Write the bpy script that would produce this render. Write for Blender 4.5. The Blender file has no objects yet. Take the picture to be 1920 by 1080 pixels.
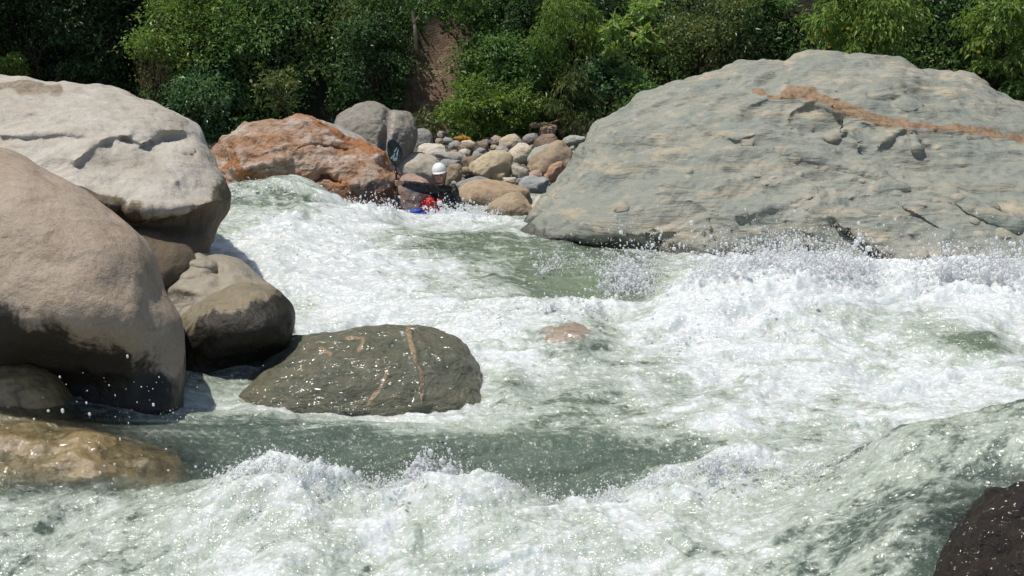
import bpy, math, random
import numpy as np
from mathutils import Vector, Matrix

random.seed(7)
scene = bpy.context.scene
COL = scene.collection
F32 = np.float32

# ------------------------------------------------------------------ camera
FPX = 2637.0                       # focal length in photograph pixels (1920 wide)
CAM_Z = 3.6
PITCH = math.atan(540.0 / FPX)
cam_data = bpy.data.cameras.new('camera')
cam_data.sensor_width = 36.0
cam_data.lens = 36.0 * FPX / 1920.0
cam_data.clip_start = 0.1
cam_data.clip_end = 500.0
cam = bpy.data.objects.new('camera', cam_data)
cam.location = (0, 0, CAM_Z)
cam.rotation_euler = (math.pi / 2 - PITCH, 0, 0)
COL.objects.link(cam)
scene.camera = cam


def place(px, py, D):
    """World point seen towards (px, py) of the photograph, D metres away along the ground."""
    px = np.asarray(px, float); py = np.asarray(py, float); D = np.asarray(D, float)
    u = (px - 960.0) / FPX
    v = (540.0 - py) / FPX
    y = math.cos(PITCH) + v * math.sin(PITCH)
    z = -math.sin(PITCH) + v * math.cos(PITCH)
    return np.stack(np.broadcast_arrays(u * D / y, D + 0 * u, CAM_Z + z * D / y), -1)


def ppm(D):                        # metres per photograph pixel at that distance
    return D / FPX


# ------------------------------------------------------------------ noise
_rng = np.random.RandomState(11)
_PERM = _rng.permutation(256).astype(np.int32)
_PERM = np.concatenate([_PERM, _PERM, _PERM])
_G = np.array([[1, 1, 0], [-1, 1, 0], [1, -1, 0], [-1, -1, 0], [1, 0, 1], [-1, 0, 1], [1, 0, -1], [-1, 0, -1],
               [0, 1, 1], [0, -1, 1], [0, 1, -1], [0, -1, -1], [1, 1, 0], [-1, 1, 0], [0, -1, 1], [0, -1, -1]], F32)


def perlin(P):
    P = np.asarray(P, F32)
    I = np.floor(P).astype(np.int32)
    f = P - I
    I &= 255
    w = f * f * f * (f * (f * 6 - 15) + 10)
    out = np.zeros(len(P), F32)
    for dx in (0, 1):
        a = _PERM[I[:, 0] + dx]
        wx = w[:, 0] if dx else 1 - w[:, 0]
        for dy in (0, 1):
            b = _PERM[a + I[:, 1] + dy]
            wy = w[:, 1] if dy else 1 - w[:, 1]
            for dz in (0, 1):
                c = _PERM[b + I[:, 2] + dz] & 15
                wz = w[:, 2] if dz else 1 - w[:, 2]
                g = _G[c]
                out += wx * wy * wz * (g[:, 0] * (f[:, 0] - dx) + g[:, 1] * (f[:, 1] - dy) + g[:, 2] * (f[:, 2] - dz))
    return out


def fbm(P, octaves=4, gain=0.5, lac=2.03):
    P = np.asarray(P, F32).copy()
    a, s = 1.0, 0
    for i in range(octaves):
        s = s + a * perlin(P)
        P = P * lac + 17.3
        a *= gain
    return s


def ridged(P, octaves=4, gain=0.5, lac=2.03):
    P = np.asarray(P, F32).copy()
    a, s = 1.0, 0
    for i in range(octaves):
        s = s + a * (1 - 2.2 * np.abs(perlin(P)))
        P = P * lac + 9.1
        a *= gain
    return s


def sstep(a, b, x):
    t = np.clip((x - a) / (b - a), 0, 1)
    return t * t * (3 - 2 * t)


# ------------------------------------------------------------------ mesh helpers
def mesh_np(name, V, faces, mat=None, parent=None, smooth=True, attrs=None, loc=None):
    """faces: (n,4) or (n,3) integer array, or a list of such arrays."""
    V = np.asarray(V, F32)
    if loc is not None:
        V = V - np.asarray(loc, F32)
    fl = faces if isinstance(faces, list) else [faces]
    me = bpy.data.meshes.new(name)
    me.vertices.add(len(V))
    me.vertices.foreach_set('co', V.ravel())
    nl = sum(f.size for f in fl)
    nf = sum(len(f) for f in fl)
    me.loops.add(nl)
    me.loops.foreach_set('vertex_index', np.concatenate([f.ravel() for f in fl]).astype(np.int32))
    me.polygons.add(nf)
    tot = np.concatenate([np.full(len(f), f.shape[1], np.int32) for f in fl])
    start = np.concatenate([[0], np.cumsum(tot)[:-1]]).astype(np.int32)
    me.polygons.foreach_set('loop_start', start)
    me.polygons.foreach_set('loop_total', tot)
    me.polygons.foreach_set('use_smooth', np.full(nf, smooth, bool))
    for k, a in (attrs or {}).items():
        me.attributes.new(k, 'FLOAT', 'POINT').data.foreach_set('value', np.asarray(a, F32))
    me.update(calc_edges=True)
    me.validate()
    if mat is not None:
        me.materials.append(mat)
    o = bpy.data.objects.new(name, me)
    COL.objects.link(o)
    if loc is not None:
        o.location = [float(c) for c in loc]
    if parent is not None:
        o.parent = parent
    return o


def tag(o, label=None, cat=None, group=None, kind=None):
    for k, v in (('label', label), ('category', cat), ('group', group), ('kind', kind)):
        if v:
            o[k] = v
    return o


def empty(name, loc, label, cat, group=None):
    o = bpy.data.objects.new(name, None)
    COL.objects.link(o)
    o.location = [float(c) for c in loc]
    o.empty_display_size = 0.2
    return tag(o, label, cat, group)


def grid_faces(nr, nc, wrap=False):
    r = np.arange(nr - 1)[:, None]
    c = np.arange(nc if wrap else nc - 1)[None, :]
    c2 = (c + 1) % nc
    a = r * nc + c
    return np.stack([a, r * nc + c2, (r + 1) * nc + c2, (r + 1) * nc + c], -1).reshape(-1, 4)


def grid_normals(P, nr, nc, wrap):
    G = P.reshape(nr, nc, 3)
    du = np.roll(G, -1, 1) - np.roll(G, 1, 1) if wrap else np.gradient(G, axis=1)
    dv = np.gradient(G, axis=0)
    n = np.cross(du, dv)
    n /= np.linalg.norm(n, axis=-1, keepdims=True) + 1e-9
    return n.reshape(-1, 3)


class Tubes:
    """Collects tapered tubes and ellipsoids into one mesh."""
    def __init__(self):
        self.V, self.F, self.n = [], [], 0

    def tube(self, pts, rad, sides=8, caps=True):
        pts = np.asarray(pts, float); rad = np.broadcast_to(np.asarray(rad, float), (len(pts),))
        t = np.gradient(pts, axis=0)
        t /= np.linalg.norm(t, axis=1, keepdims=True) + 1e-9
        ref = np.array([0.31, 0.17, 0.93]) if abs(t[0] @ np.array([0.31, 0.17, 0.93])) < 0.9 else np.array([1, 0, 0])
        rings = []
        for i in range(len(pts)):
            a = np.cross(t[i], ref); a /= np.linalg.norm(a) + 1e-9
            b = np.cross(t[i], a)
            ref = np.cross(a, t[i])
            th = np.arange(sides) * 2 * math.pi / sides
            rings.append(pts[i] + rad[i] * (np.cos(th)[:, None] * a + np.sin(th)[:, None] * b))
        V = np.concatenate(rings)
        self.V.append(V)
        self.F.append(grid_faces(len(pts), sides, True) + self.n)
        self.n += len(V)
        if caps:
            for end, ring in ((0, 0), (len(pts) - 1, len(V) - sides)):
                self.V.append(pts[end][None])
                k = np.arange(sides)
                base = self.n - len(V) + ring if end == 0 else self.n - 1 - len(V) + ring
                tri = np.stack([np.full(sides, self.n), base + (k + 1) % sides, base + k, np.full(sides, self.n)], 1)
                self.F.append(tri[:, :3] if True else tri)
                self.n += 1
        return self

    def ball(self, c, r, nu=16, nv=10, R=None):
        u = np.arange(nu) * 2 * math.pi / nu
        v = np.linspace(0, math.pi, nv)
        S = np.stack([np.sin(v)[:, None] * np.cos(u), np.sin(v)[:, None] * np.sin(u), np.cos(v)[:, None] + 0 * u], -1).reshape(-1, 3)
        S = S * np.asarray(r, float)
        if R is not None:
            S = S @ np.asarray(R).T
        self.V.append(S + np.asarray(c, float))
        self.F.append(grid_faces(nv, nu, True) + self.n)
        self.n += len(S)
        return self

    def build(self, name, mat, parent=None, loc=None, smooth=True, attrs=None):
        return mesh_np(name, np.concatenate(self.V), self.F, mat, parent, smooth, attrs, loc)


def spline(pts, n, closed=True):
    """Catmull-Rom through pts, resampled evenly to n points."""
    p = np.asarray(pts, float)
    m = len(p)
    seg = []
    rng = range(m) if closed else range(m - 1)
    for i in rng:
        if closed:
            a, b, c, d = p[(i - 1) % m], p[i], p[(i + 1) % m], p[(i + 2) % m]
        else:
            a, b, c, d = p[max(i - 1, 0)], p[i], p[i + 1], p[min(i + 2, m - 1)]
        t = np.linspace(0, 1, 24, endpoint=False)[:, None]
        seg.append(0.5 * (2 * b + (c - a) * t + (2 * a - 5 * b + 4 * c - d) * t ** 2 + (3 * b - a - 3 * c + d) * t ** 3))
    q = np.concatenate(seg + ([seg[0][:1]] if closed else [p[-1:]]))
    s = np.concatenate([[0], np.cumsum(np.linalg.norm(np.diff(q, axis=0), axis=1))])
    tt = np.linspace(0, s[-1], n, endpoint=not closed)
    return np.stack([np.interp(tt, s, q[:, k]) for k in range(q.shape[1])], 1)


def polydist(x, y, line):
    """Distance and signed side from points to an open polyline (pixel units)."""
    line = np.asarray(line, float)
    best = np.full(len(x), 1e9); side = np.zeros(len(x))
    for (x0, y0), (x1, y1) in zip(line[:-1], line[1:]):
        dx, dy = x1 - x0, y1 - y0
        L = dx * dx + dy * dy
        t = np.clip(((x - x0) * dx + (y - y0) * dy) / L, 0, 1)
        d = np.hypot(x - x0 - t * dx, y - y0 - t * dy)
        s = np.sign(dx * (y - y0) - dy * (x - x0))
        m = d < best
        best[m] = d[m]; side[m] = s[m]
    return best, side
# ------------------------------------------------------------------ materials
class NT:
    def __init__(self, name):
        self.m = bpy.data.materials.new(name)
        self.m.use_nodes = True
        self.t = self.m.node_tree
        self.t.nodes.clear()
        self.out = self.t.nodes.new('ShaderNodeOutputMaterial')

    def n(self, typ, ins=None, **props):
        nd = self.t.nodes.new('ShaderNode' + typ)
        for k, v in props.items():
            setattr(nd, k, v)
        for k, v in (ins or {}).items():
            self.put(nd.inputs[k], v)
        return nd

    def put(self, sock, v):
        if isinstance(v, bpy.types.NodeSocket):
            self.t.links.new(v, sock)
        elif isinstance(v, (tuple, list)) and len(v) == 3 and sock.type == 'RGBA':
            sock.default_value = (*v, 1)
        else:
            sock.default_value = v

    def math(self, op, a, b=0.0, c=0.0, clamp=False):
        return self.n('Math', {0: a, 1: b, 2: c}, operation=op, use_clamp=clamp).outputs[0]

    def mix(self, f, a, b, blend='MIX'):
        nd = self.n('Mix', {}, data_type='RGBA', blend_type=blend)
        self.put(nd.inputs[0], f); self.put(nd.inputs[6], a); self.put(nd.inputs[7], b)
        return nd.outputs[2]

    def noise(self, vec, scale, detail=4.0, rough=0.55, dist=0.0):
        return self.n('TexNoise', {'Vector': vec, 'Scale': scale, 'Detail': detail, 'Roughness': rough, 'Distortion': dist}).outputs[0]

    def ramp(self, f, stops):
        nd = self.n('ValToRGB', {0: f})
        cr = nd.color_ramp
        while len(cr.elements) < len(stops):
            cr.elements.new(0.5)
        for e, (p, c) in zip(cr.elements, stops):
            e.position = p
            e.color = (*c, 1) if isinstance(c, tuple) else (c, c, c, 1)
        return nd.outputs[0]

    def attr(self, name):
        return self.n('Attribute', attribute_name=name).outputs['Fac']

    def step(self, f, a, b):
        return self.n('MapRange', {0: f, 1: a, 2: b}, interpolation_type='SMOOTHSTEP').outputs[0]

    def mapping(self, vec, rot=(0, 0, 0), scale=(1, 1, 1)):
        return self.n('Mapping', {'Vector': vec, 'Rotation': tuple(math.radians(r) for r in rot), 'Scale': scale}).outputs[0]

    def bump(self, h, strength, dist, normal=None):
        ins = {'Height': h, 'Strength': strength, 'Distance': dist}
        if normal is not None:
            ins['Normal'] = normal
        return self.n('Bump', ins).outputs[0]

    def surf(self, s):
        self.t.links.new(s, self.out.inputs[0])
        return self.m

    def principled(self, color, rough, normal=None, **kw):
        ins = {'Base Color': color, 'Roughness': rough}
        if normal is not None:
            ins['Normal'] = normal
        for k, v in kw.items():
            ins[k.replace('_', ' ')] = v
        return self.n('BsdfPrincipled', ins).outputs[0]


def rock_material(name, c1, c2, c3, sc=1.6, streak=None, streak_col=None, streak_amt=0.5, speck=0.25, bump=0.5,
                  bump_sc=9.0, vein_col=(0.5, 0.36, 0.2), stain_shade_col=(0.03, 0.024, 0.016), rough=0.85,
                  per_object=False, wet_rough=0.16, wet_dark=0.42, glint=0.0, streak_bump=0.0, spots=None, under=None):
    t = NT(name)
    tc = t.n('TexCoord').outputs['Object']
    vec = tc
    if per_object:
        r = t.n('ObjectInfo').outputs['Random']
        vec = t.n('VectorMath', {0: tc, 1: t.n('CombineXYZ', {0: t.math('MULTIPLY', r, 37.0), 1: t.math('MULTIPLY', r, 91.0), 2: r}).outputs[0]},
                  operation='ADD').outputs[0]
    n1 = t.noise(vec, sc, 6, 0.6, 0.4)
    n2 = t.noise(vec, sc * 3.7, 6, 0.62, 0.6)
    n3 = t.noise(vec, sc * 22, 4, 0.6)
    n4 = t.noise(vec, sc * 75, 2, 0.6)
    col = t.mix(t.step(n1, 0.36, 0.64), c1, c2)
    col = t.mix(t.step(n2, 0.46, 0.72), col, c3)
    h_extra = None
    if streak is not None:
        rot, ssc = streak
        sv = t.mapping(t.n('VectorMath', {0: vec, 1: t.n('VectorMath', {0: t.n('TexNoise', {'Vector': vec, 'Scale': sc * 1.2, 'Detail': 3.0}).outputs[1], 'Scale': 0.25}, operation='SCALE').outputs[0]},
                           operation='ADD').outputs[0], rot, ssc)
        s = t.noise(sv, 1.0, 8, 0.66, 0.2)
        s2 = t.noise(sv, 3.1, 6, 0.6, 0.2)
        f = t.math('MULTIPLY', t.step(s, 0.5, 0.66), streak_amt)
        col = t.mix(f, col, streak_col if streak_col else c3)
        col = t.mix(t.math('MULTIPLY', t.step(s2, 0.52, 0.7), 0.45), col, t.mix(0.5, col, c1, 'MULTIPLY'))
        h_extra = t.math('ADD', t.math('MULTIPLY', s, streak_bump), t.math('MULTIPLY', s2, streak_bump * 0.5))
    if spots is not None:
        sp = t.n('TexVoronoi', {'Vector': t.mapping(vec, (0, 0, 0), (1, 1, 1.8)), 'Scale': spots[0], 'Randomness': 1.0})
        sf = t.math('MULTIPLY', t.math('SUBTRACT', 1.0, t.step(sp.outputs['Distance'], 0.12, 0.30)), t.step(t.noise(vec, spots[0] * 0.5, 3), 0.5, 0.62))
        col = t.mix(t.math('MULTIPLY', sf, 0.6), col, spots[1])
    # grain: small dark and light mineral specks
    dk = t.mix(t.math('MULTIPLY', t.step(n4, 0.56, 0.72), speck), col, t.mix(1.0, col, (0.42, 0.4, 0.38), 'MULTIPLY'))
    col = t.mix(t.math('MULTIPLY', t.step(n3, 0.54, 0.74), speck * 0.9), dk, t.mix(1.0, dk, (1.35, 1.32, 1.28), 'MULTIPLY'))
    if per_object:
        hs = t.n('HueSaturation', {'Color': col, 'Hue': 0.5, 'Saturation': t.math('MULTIPLY_ADD', r, 0.4, 0.85),
                                   'Value': t.math('MULTIPLY_ADD', t.math('FRACT', t.math('MULTIPLY', r, 7.31)), 0.4, 0.8)})
        col = hs.outputs[0]
    a_v, a_s, a_w = t.attr('vein'), t.attr('stain'), t.attr('wet')
    nn = t.math('SUBTRACT', n2, 0.5)
    vf = t.math('MULTIPLY', t.step(t.math('MULTIPLY_ADD', nn, 0.7, t.math('MULTIPLY_ADD', t.math('SUBTRACT', n3, 0.5), 0.35, t.math('MULTIPLY', a_v, 1.15))), 0.2, 0.75), 0.9)
    col = t.mix(t.math('MULTIPLY', t.attr('knob'), 0.55), col, (0.46, 0.38, 0.28))
    col = t.mix(vf, col, t.mix(t.step(n3, 0.4, 0.65), vein_col, t.mix(1.0, vein_col, (0.6, 0.55, 0.5), 'MULTIPLY')))
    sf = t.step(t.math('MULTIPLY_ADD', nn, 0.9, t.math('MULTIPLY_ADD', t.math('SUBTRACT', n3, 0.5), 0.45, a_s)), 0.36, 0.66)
    col = t.mix(t.math('MULTIPLY', sf, 0.93), col, stain_shade_col)
    wf = t.step(t.math('MULTIPLY_ADD', nn, 0.9, a_w), 0.3, 0.62)
    col = t.mix(wf, col, t.mix(1.0, col, (wet_dark, wet_dark, wet_dark), 'MULTIPLY'))
    ro = t.math('ADD', t.math('MULTIPLY', wf, wet_rough - rough), rough)
    h = t.math('ADD', t.math('MULTIPLY', t.noise(vec, bump_sc, 10, 0.62, 0.3), 1.0), t.math('MULTIPLY', n4, 0.12))
    if h_extra is not None:
        h = t.math('ADD', h, h_extra)
    nrm = t.bump(h, bump, 0.06)
    kw = {}
    if glint:
        hg = t.math('ADD', t.noise(t.mapping(vec, (0, -28, 0), (0.45, 1, 1.3)), 13.0, 1.5, 0.5, 0.4), t.math('MULTIPLY', t.noise(vec, 3.2, 1, 0.5), 3.2))
        kw = dict(Coat_Weight=glint, Coat_Roughness=0.16, Coat_IOR=1.5, Coat_Normal=t.bump(hg, 1.0, 0.062))
    return t.surf(t.principled(col, ro, nrm, Specular_IOR_Level=0.4, **kw))


def water_material():
    t = NT('river_water')
    pos = t.n('NewGeometry').outputs['Position']
    foam, clear, smooth = t.attr('foam'), t.attr('clear'), t.attr('calm')
    flow = t.mapping(pos, (0, 0, 12), (1.0, 1.0, 1.0))
    n1 = t.noise(flow, 7.0, 9, 0.68, 0.8)
    n2 = t.noise(flow, 30.0, 6, 0.68, 0.4)
    d = t.math('ADD', t.math('MULTIPLY', t.math('SUBTRACT', n1, 0.5), 0.75), t.math('MULTIPLY', t.math('SUBTRACT', n2, 0.5), 0.55))
    vv = t.n('VectorMath', {0: flow, 1: t.n('VectorMath', {0: t.n('TexNoise', {'Vector': flow, 'Scale': 5.0, 'Detail': 4.0}).outputs[1], 'Scale': 0.16}, operation='SCALE').outputs[0]}, operation='ADD').outputs[0]
    lace = t.math('ADD', t.n('TexVoronoi', {'Vector': vv, 'Scale': 8.0}).outputs['Distance'], t.math('MULTIPLY', t.n('TexVoronoi', {'Vector': vv, 'Scale': 22.0}).outputs['Distance'], 0.7))
    d = t.math('ADD', t.math('MULTIPLY', d, 0.9), t.math('MULTIPLY', t.math('SUBTRACT', lace, 0.72), 0.42))
    wgt = t.math('MULTIPLY_ADD', t.math('SUBTRACT', 1.0, smooth), 0.62, 0.25)
    f = t.math('MULTIPLY_ADD', d, wgt, foam, clamp=True)
    n0 = t.noise(pos, 1.1, 4, 0.5)
    deep = t.mix(t.step(n0, 0.35, 0.65), (0.075, 0.108, 0.082), (0.115, 0.15, 0.112))
    deep = t.mix(t.attr('tongue'), deep, (0.17, 0.225, 0.135))
    milk = (0.43, 0.485, 0.405)
    col = t.mix(t.step(f, 0.03, 0.42), deep, milk)
    col = t.mix(t.step(f, 0.40, 1.0), col, (0.66, 0.69, 0.685))
    fo = t.step(f, 0.42, 0.85)
    ro = t.math('MULTIPLY_ADD', fo, 0.42, 0.07)
    h = t.math('ADD', t.noise(flow, 24.0, 6, 0.62, 0.5), t.math('MULTIPLY', t.noise(flow, 75.0, 3, 0.6), 0.35))
    nrm = t.bump(h, 0.75, 0.03)
    h2 = t.math('ADD', t.math('ADD', t.noise(t.mapping(flow, (0, 0, 0), (0.75, 1.25, 1)), 20.0, 1.5, 0.5, 0.4), t.math('MULTIPLY', t.noise(flow, 5.5, 2, 0.5), 3.0)), t.math('MULTIPLY', t.noise(flow, 52.0, 0, 0.5), 0.2))
    body = t.principled(col, ro, nrm, Specular_IOR_Level=0.5, IOR=1.33, Coat_Weight=t.math('MULTIPLY_ADD', smooth, -0.55, 1.0), Coat_Roughness=0.2, Coat_IOR=1.42, Coat_Normal=t.bump(h2, 1.0, 0.034),
                        Subsurface_Weight=t.math('MULTIPLY', fo, 0.8), Subsurface_Scale=0.16, Subsurface_Radius=(0.8, 1.0, 1.1))
    thin = t.n('BsdfTransparent', {'Color': (0.93, 0.95, 0.90)}).outputs[0]
    gl = t.n('BsdfGlossy', {'Color': (1, 1, 1), 'Roughness': 0.06, 'Normal': nrm}).outputs[0]
    fr = t.n('Fresnel', {'IOR': 1.33, 'Normal': nrm}).outputs[0]
    film = t.n('MixShader', {0: fr, 1: thin, 2: gl}).outputs[0]
    cf = t.math('MULTIPLY', clear, t.math('SUBTRACT', 1.0, t.step(f, 0.3, 0.7)))
    return t.surf(t.n('MixShader', {0: cf, 1: body, 2: film}).outputs[0])


def spray_material():
    t = NT('spray_drops')
    a = t.principled((0.93, 0.94, 0.95), 0.25, None)
    a = t.n('MixShader', {0: 0.5, 1: a, 2: t.n('BsdfTranslucent', {'Color': (0.95, 0.96, 0.97)}).outputs[0]}).outputs[0]
    g = t.n('BsdfGlass', {'IOR': 1.33, 'Roughness': 0.02}).outputs[0]
    return t.surf(t.n('MixShader', {0: 0.18, 1: a, 2: g}).outputs[0])


def leaf_material(name, dark, mid, light, gloss=0.42, trans=0.35):
    t = NT(name)
    tone = t.attr('tone')
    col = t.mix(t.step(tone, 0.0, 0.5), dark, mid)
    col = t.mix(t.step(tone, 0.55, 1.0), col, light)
    p = t.principled(col, gloss, None, Specular_IOR_Level=0.35)
    tr = t.n('BsdfTranslucent', {'Color': t.mix(1.0, col, (1.25, 1.3, 0.6), 'MULTIPLY')}).outputs[0]
    return t.surf(t.n('MixShader', {0: trans, 1: p, 2: tr}).outputs[0])


def plain_material(name, col, rough=0.6, var=0.15, sc=12.0, bump=0.2, spec=0.5):
    t = NT(name)
    v = t.n('TexCoord').outputs['Object']
    n = t.noise(v, sc, 5, 0.6)
    c = t.mix(t.step(n, 0.35, 0.7), col, tuple(x * (1 - var * 2) for x in col))
    return t.surf(t.principled(c, rough, t.bump(n, bump, 0.02), Specular_IOR_Level=spec))


def earth_material(name, c1, c2, c3, sc=2.0):
    t = NT(name)
    v = t.n('NewGeometry').outputs['Position']
    n1, n2, n3 = t.noise(v, sc, 7, 0.65, 0.6), t.noise(v, sc * 4, 6, 0.65), t.noise(v, sc * 18, 4, 0.7)
    c = t.mix(t.step(n1, 0.4, 0.62), c1, c2)
    c = t.mix(t.step(n2, 0.52, 0.7), c, c3)
    c = t.mix(t.math('MULTIPLY', t.step(n3, 0.5, 0.7), 0.5), c, t.mix(1.0, c, (0.4, 0.4, 0.4), 'MULTIPLY'))
    c = t.mix(t.attr('scar'), c, t.mix(t.step(n2, 0.42, 0.62), (0.20, 0.125, 0.08), t.mix(t.step(n3, 0.45, 0.65), (0.40, 0.29, 0.19), (0.27, 0.175, 0.115))))
    h = t.math('ADD', n1, t.math('MULTIPLY', n3, 0.4))
    return t.surf(t.principled(c, 0.95, t.bump(h, 0.9, 0.15)))


M = {}
M['water'] = water_material()
M['spray'] = spray_material()
M['giant'] = rock_material('green_grey_schist', (0.235, 0.25, 0.21), (0.30, 0.295, 0.245), (0.195, 0.222, 0.195), sc=0.9,
                           streak=((0, -17, 0), (0.6, 1.6, 6.0)), streak_col=(0.44, 0.365, 0.25), streak_amt=0.7, speck=0.55, bump=0.75,
                           bump_sc=4.0, vein_col=(0.30, 0.19, 0.105), rough=0.75, streak_bump=1.3, spots=(4.5, (0.5, 0.42, 0.31)))
M['pale'] = rock_material('pale_granite', (0.445, 0.41, 0.35), (0.385, 0.345, 0.285), (0.47, 0.44, 0.39), sc=1.0,
                          streak=((0, 14, 0), (1.2, 1.2, 4.0)), streak_col=(0.33, 0.275, 0.21), streak_amt=0.55, speck=0.6, bump=0.7, bump_sc=5.0,
                          vein_col=(0.26, 0.21, 0.15), stain_shade_col=(0.085, 0.06, 0.032), rough=0.8, streak_bump=0.5)
M['brown'] = rock_material('brown_granite', (0.335, 0.262, 0.195), (0.375, 0.305, 0.235), (0.285, 0.215, 0.15), sc=1.1,
                           streak=((0, 24, 0), (1.2, 1.2, 3.5)), streak_col=(0.40, 0.34, 0.27), streak_amt=0.45, speck=0.75, bump=0.55, bump_sc=7.0,
                           vein_col=(0.16, 0.11, 0.06), stain_shade_col=(0.016, 0.012, 0.009), rough=0.7, wet_rough=0.4)
M['wetgreen'] = rock_material('wet_green_rock', (0.125, 0.13, 0.085), (0.165, 0.155, 0.10), (0.085, 0.098, 0.068), sc=2.2,
                              streak=((0, -30, 0), (2.2, 2.2, 9.0)), streak_col=(0.15, 0.13, 0.085), streak_amt=0.5, speck=0.5, bump=0.85, bump_sc=8.0,
                              vein_col=(0.44, 0.33, 0.20), rough=0.42, wet_rough=0.10, wet_dark=0.75, streak_bump=1.6, glint=0.4)
M['tan_wet'] = rock_material('tan_river_rock', (0.31, 0.265, 0.20), (0.26, 0.235, 0.18), (0.36, 0.31, 0.235), sc=2.0,
                             streak=((0, 4, 0), (1.5, 1.5, 7.0)), streak_col=(0.23, 0.225, 0.185), streak_amt=0.6, speck=0.35, bump=0.5, bump_sc=8.0,
                             stain_shade_col=(0.016, 0.014, 0.009), rough=0.6, wet_rough=0.12, streak_bump=0.8)
M['olive'] = rock_material('olive_river_rock', (0.235, 0.19, 0.115), (0.20, 0.175, 0.12), (0.15, 0.135, 0.085), sc=2.4,
                           streak=((0, -25, 0), (2, 2, 5.0)), streak_col=(0.28, 0.22, 0.13), streak_amt=0.5, speck=0.4, bump=0.6, bump_sc=9.0,
                           stain_shade_col=(0.010, 0.009, 0.006), rough=0.5, wet_rough=0.3)
M['amber'] = rock_material('amber_streambed_rock', (0.29, 0.215, 0.105), (0.235, 0.18, 0.095), (0.11, 0.08, 0.042), sc=2.6,
                           streak=((0, -12, 0), (2, 2, 5.0)), streak_col=(0.36, 0.265, 0.13), streak_amt=0.5, speck=0.4, bump=0.4, bump_sc=6.0,
                           rough=0.25, wet_rough=0.25, wet_dark=0.95, glint=0.4)
M['umber'] = rock_material('umber_streambed_rock', (0.38, 0.31, 0.24), (0.33, 0.26, 0.195), (0.24, 0.175, 0.12), sc=2.6, speck=0.5, bump=0.4, bump_sc=7.0, rough=0.3, wet_rough=0.25,
                           wet_dark=0.95, glint=0.5)
M['black'] = rock_material('black_wet_rock', (0.018, 0.012, 0.007), (0.034, 0.022, 0.011), (0.010, 0.008, 0.005), sc=3.0, speck=0.5, bump=1.0, bump_sc=11.0,
                           rough=0.6, wet_rough=0.5, wet_dark=0.8, glint=0.2)
M['rust'] = rock_material('rust_orange_rock', (0.33, 0.165, 0.075), (0.38, 0.30, 0.235), (0.25, 0.11, 0.045), sc=1.9,
                          streak=((0, 18, 0), (1.6, 1.6, 4.5)), streak_col=(0.52, 0.46, 0.40), streak_amt=0.9, speck=0.5, bump=0.9, bump_sc=7.0,
                          vein_col=(0.36, 0.145, 0.04), stain_shade_col=(0.045, 0.028, 0.016), rough=0.6, streak_bump=0.8)
M['greyboulder'] = rock_material('grey_lichen_rock', (0.215, 0.20, 0.165), (0.26, 0.24, 0.20), (0.17, 0.14, 0.125), sc=1.8, speck=0.5, bump=0.6, bump_sc=7.0,
                                 vein_col=(0.40, 0.35, 0.33), rough=0.9, spots=(6.0, (0.33, 0.29, 0.28)))
COB = dict(
    cream=((0.52, 0.47, 0.38), (0.46, 0.40, 0.31), (0.56, 0.52, 0.44)), grey=((0.30, 0.285, 0.26), (0.35, 0.33, 0.30), (0.25, 0.24, 0.225)),
    tan=((0.37, 0.285, 0.195), (0.42, 0.335, 0.24), (0.31, 0.22, 0.14)), brown=((0.23, 0.17, 0.125), (0.27, 0.205, 0.155), (0.19, 0.14, 0.105)),
    bluegrey=((0.27, 0.28, 0.27), (0.33, 0.335, 0.32), (0.22, 0.235, 0.235)), orange=((0.42, 0.21, 0.06), (0.36, 0.18, 0.06), (0.46, 0.28, 0.12)),
    yellow=((0.46, 0.385, 0.26), (0.50, 0.43, 0.31), (0.38, 0.29, 0.17)), greengrey=((0.29, 0.30, 0.25), (0.35, 0.355, 0.31), (0.24, 0.25, 0.21)),
    pink=((0.39, 0.27, 0.205), (0.44, 0.33, 0.26), (0.33, 0.2, 0.12)))
for k, (a, b, c) in COB.items():
    M['cob_' + k] = rock_material('bar_stone_' + k, a, b, c, sc=2.6, streak=((20, 35, 10), (2, 2, 7.0)), streak_col=tuple(0.75 * x for x in a), streak_amt=0.5,
                                  speck=0.4, bump=0.6, bump_sc=7.0, per_object=True, rough=0.85, wet_rough=0.3, stain_shade_col=(0.03, 0.022, 0.014))
def bar_D(py):
    return 4.09 / (py / FPX + 0.04)


def bar_z(D):
    return 0.35 + 0.04 * (D - 21)


# ------------------------------------------------------------------ ground: river bed, stone bar, hillside
M['bed'] = earth_material('bed_gravel', (0.16, 0.14, 0.11), (0.12, 0.11, 0.09), (0.2, 0.18, 0.15), 1.5)
M['hill'] = earth_material('forest_soil', (0.020, 0.018, 0.010), (0.017, 0.022, 0.009), (0.03, 0.023, 0.014), 1.2)


def sheet(name, x0, x1, nx, y0, y1, ny, zf, mat, attrs=None):
    X, Y = np.meshgrid(np.linspace(x0, x1, nx), np.linspace(y0, y1, ny))
    x, y = X.ravel(), Y.ravel()
    z = zf(x, y)
    at = {k: f(x, y, z) for k, f in (attrs or {}).items()}
    o = mesh_np(name, np.stack([x, y, z], 1), grid_faces(ny, nx), mat, None, True, at)
    return tag(o, kind='structure')


sheet('river_bed', -120, 120, 60, -30, 40, 40, lambda x, y: -0.9 + 0.15 * fbm(np.stack([x * .3, y * .3, 0 * x], 1), 2), M['bed'])


def bar_h(x, y):
    z = bar_z(y) - 0.12 + 0.06 * fbm(np.stack([x * 1.5, y * 1.5, 0 * x], 1), 3)
    return np.where(y < 21.5, z - (21.5 - y) * 0.9, z) + 0.25 * sstep(9, 14, np.abs(x + 2))


sheet('gravel_bar', -45, 45, 420, 19.6, 33, 100, bar_h, M['bed'])


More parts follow.
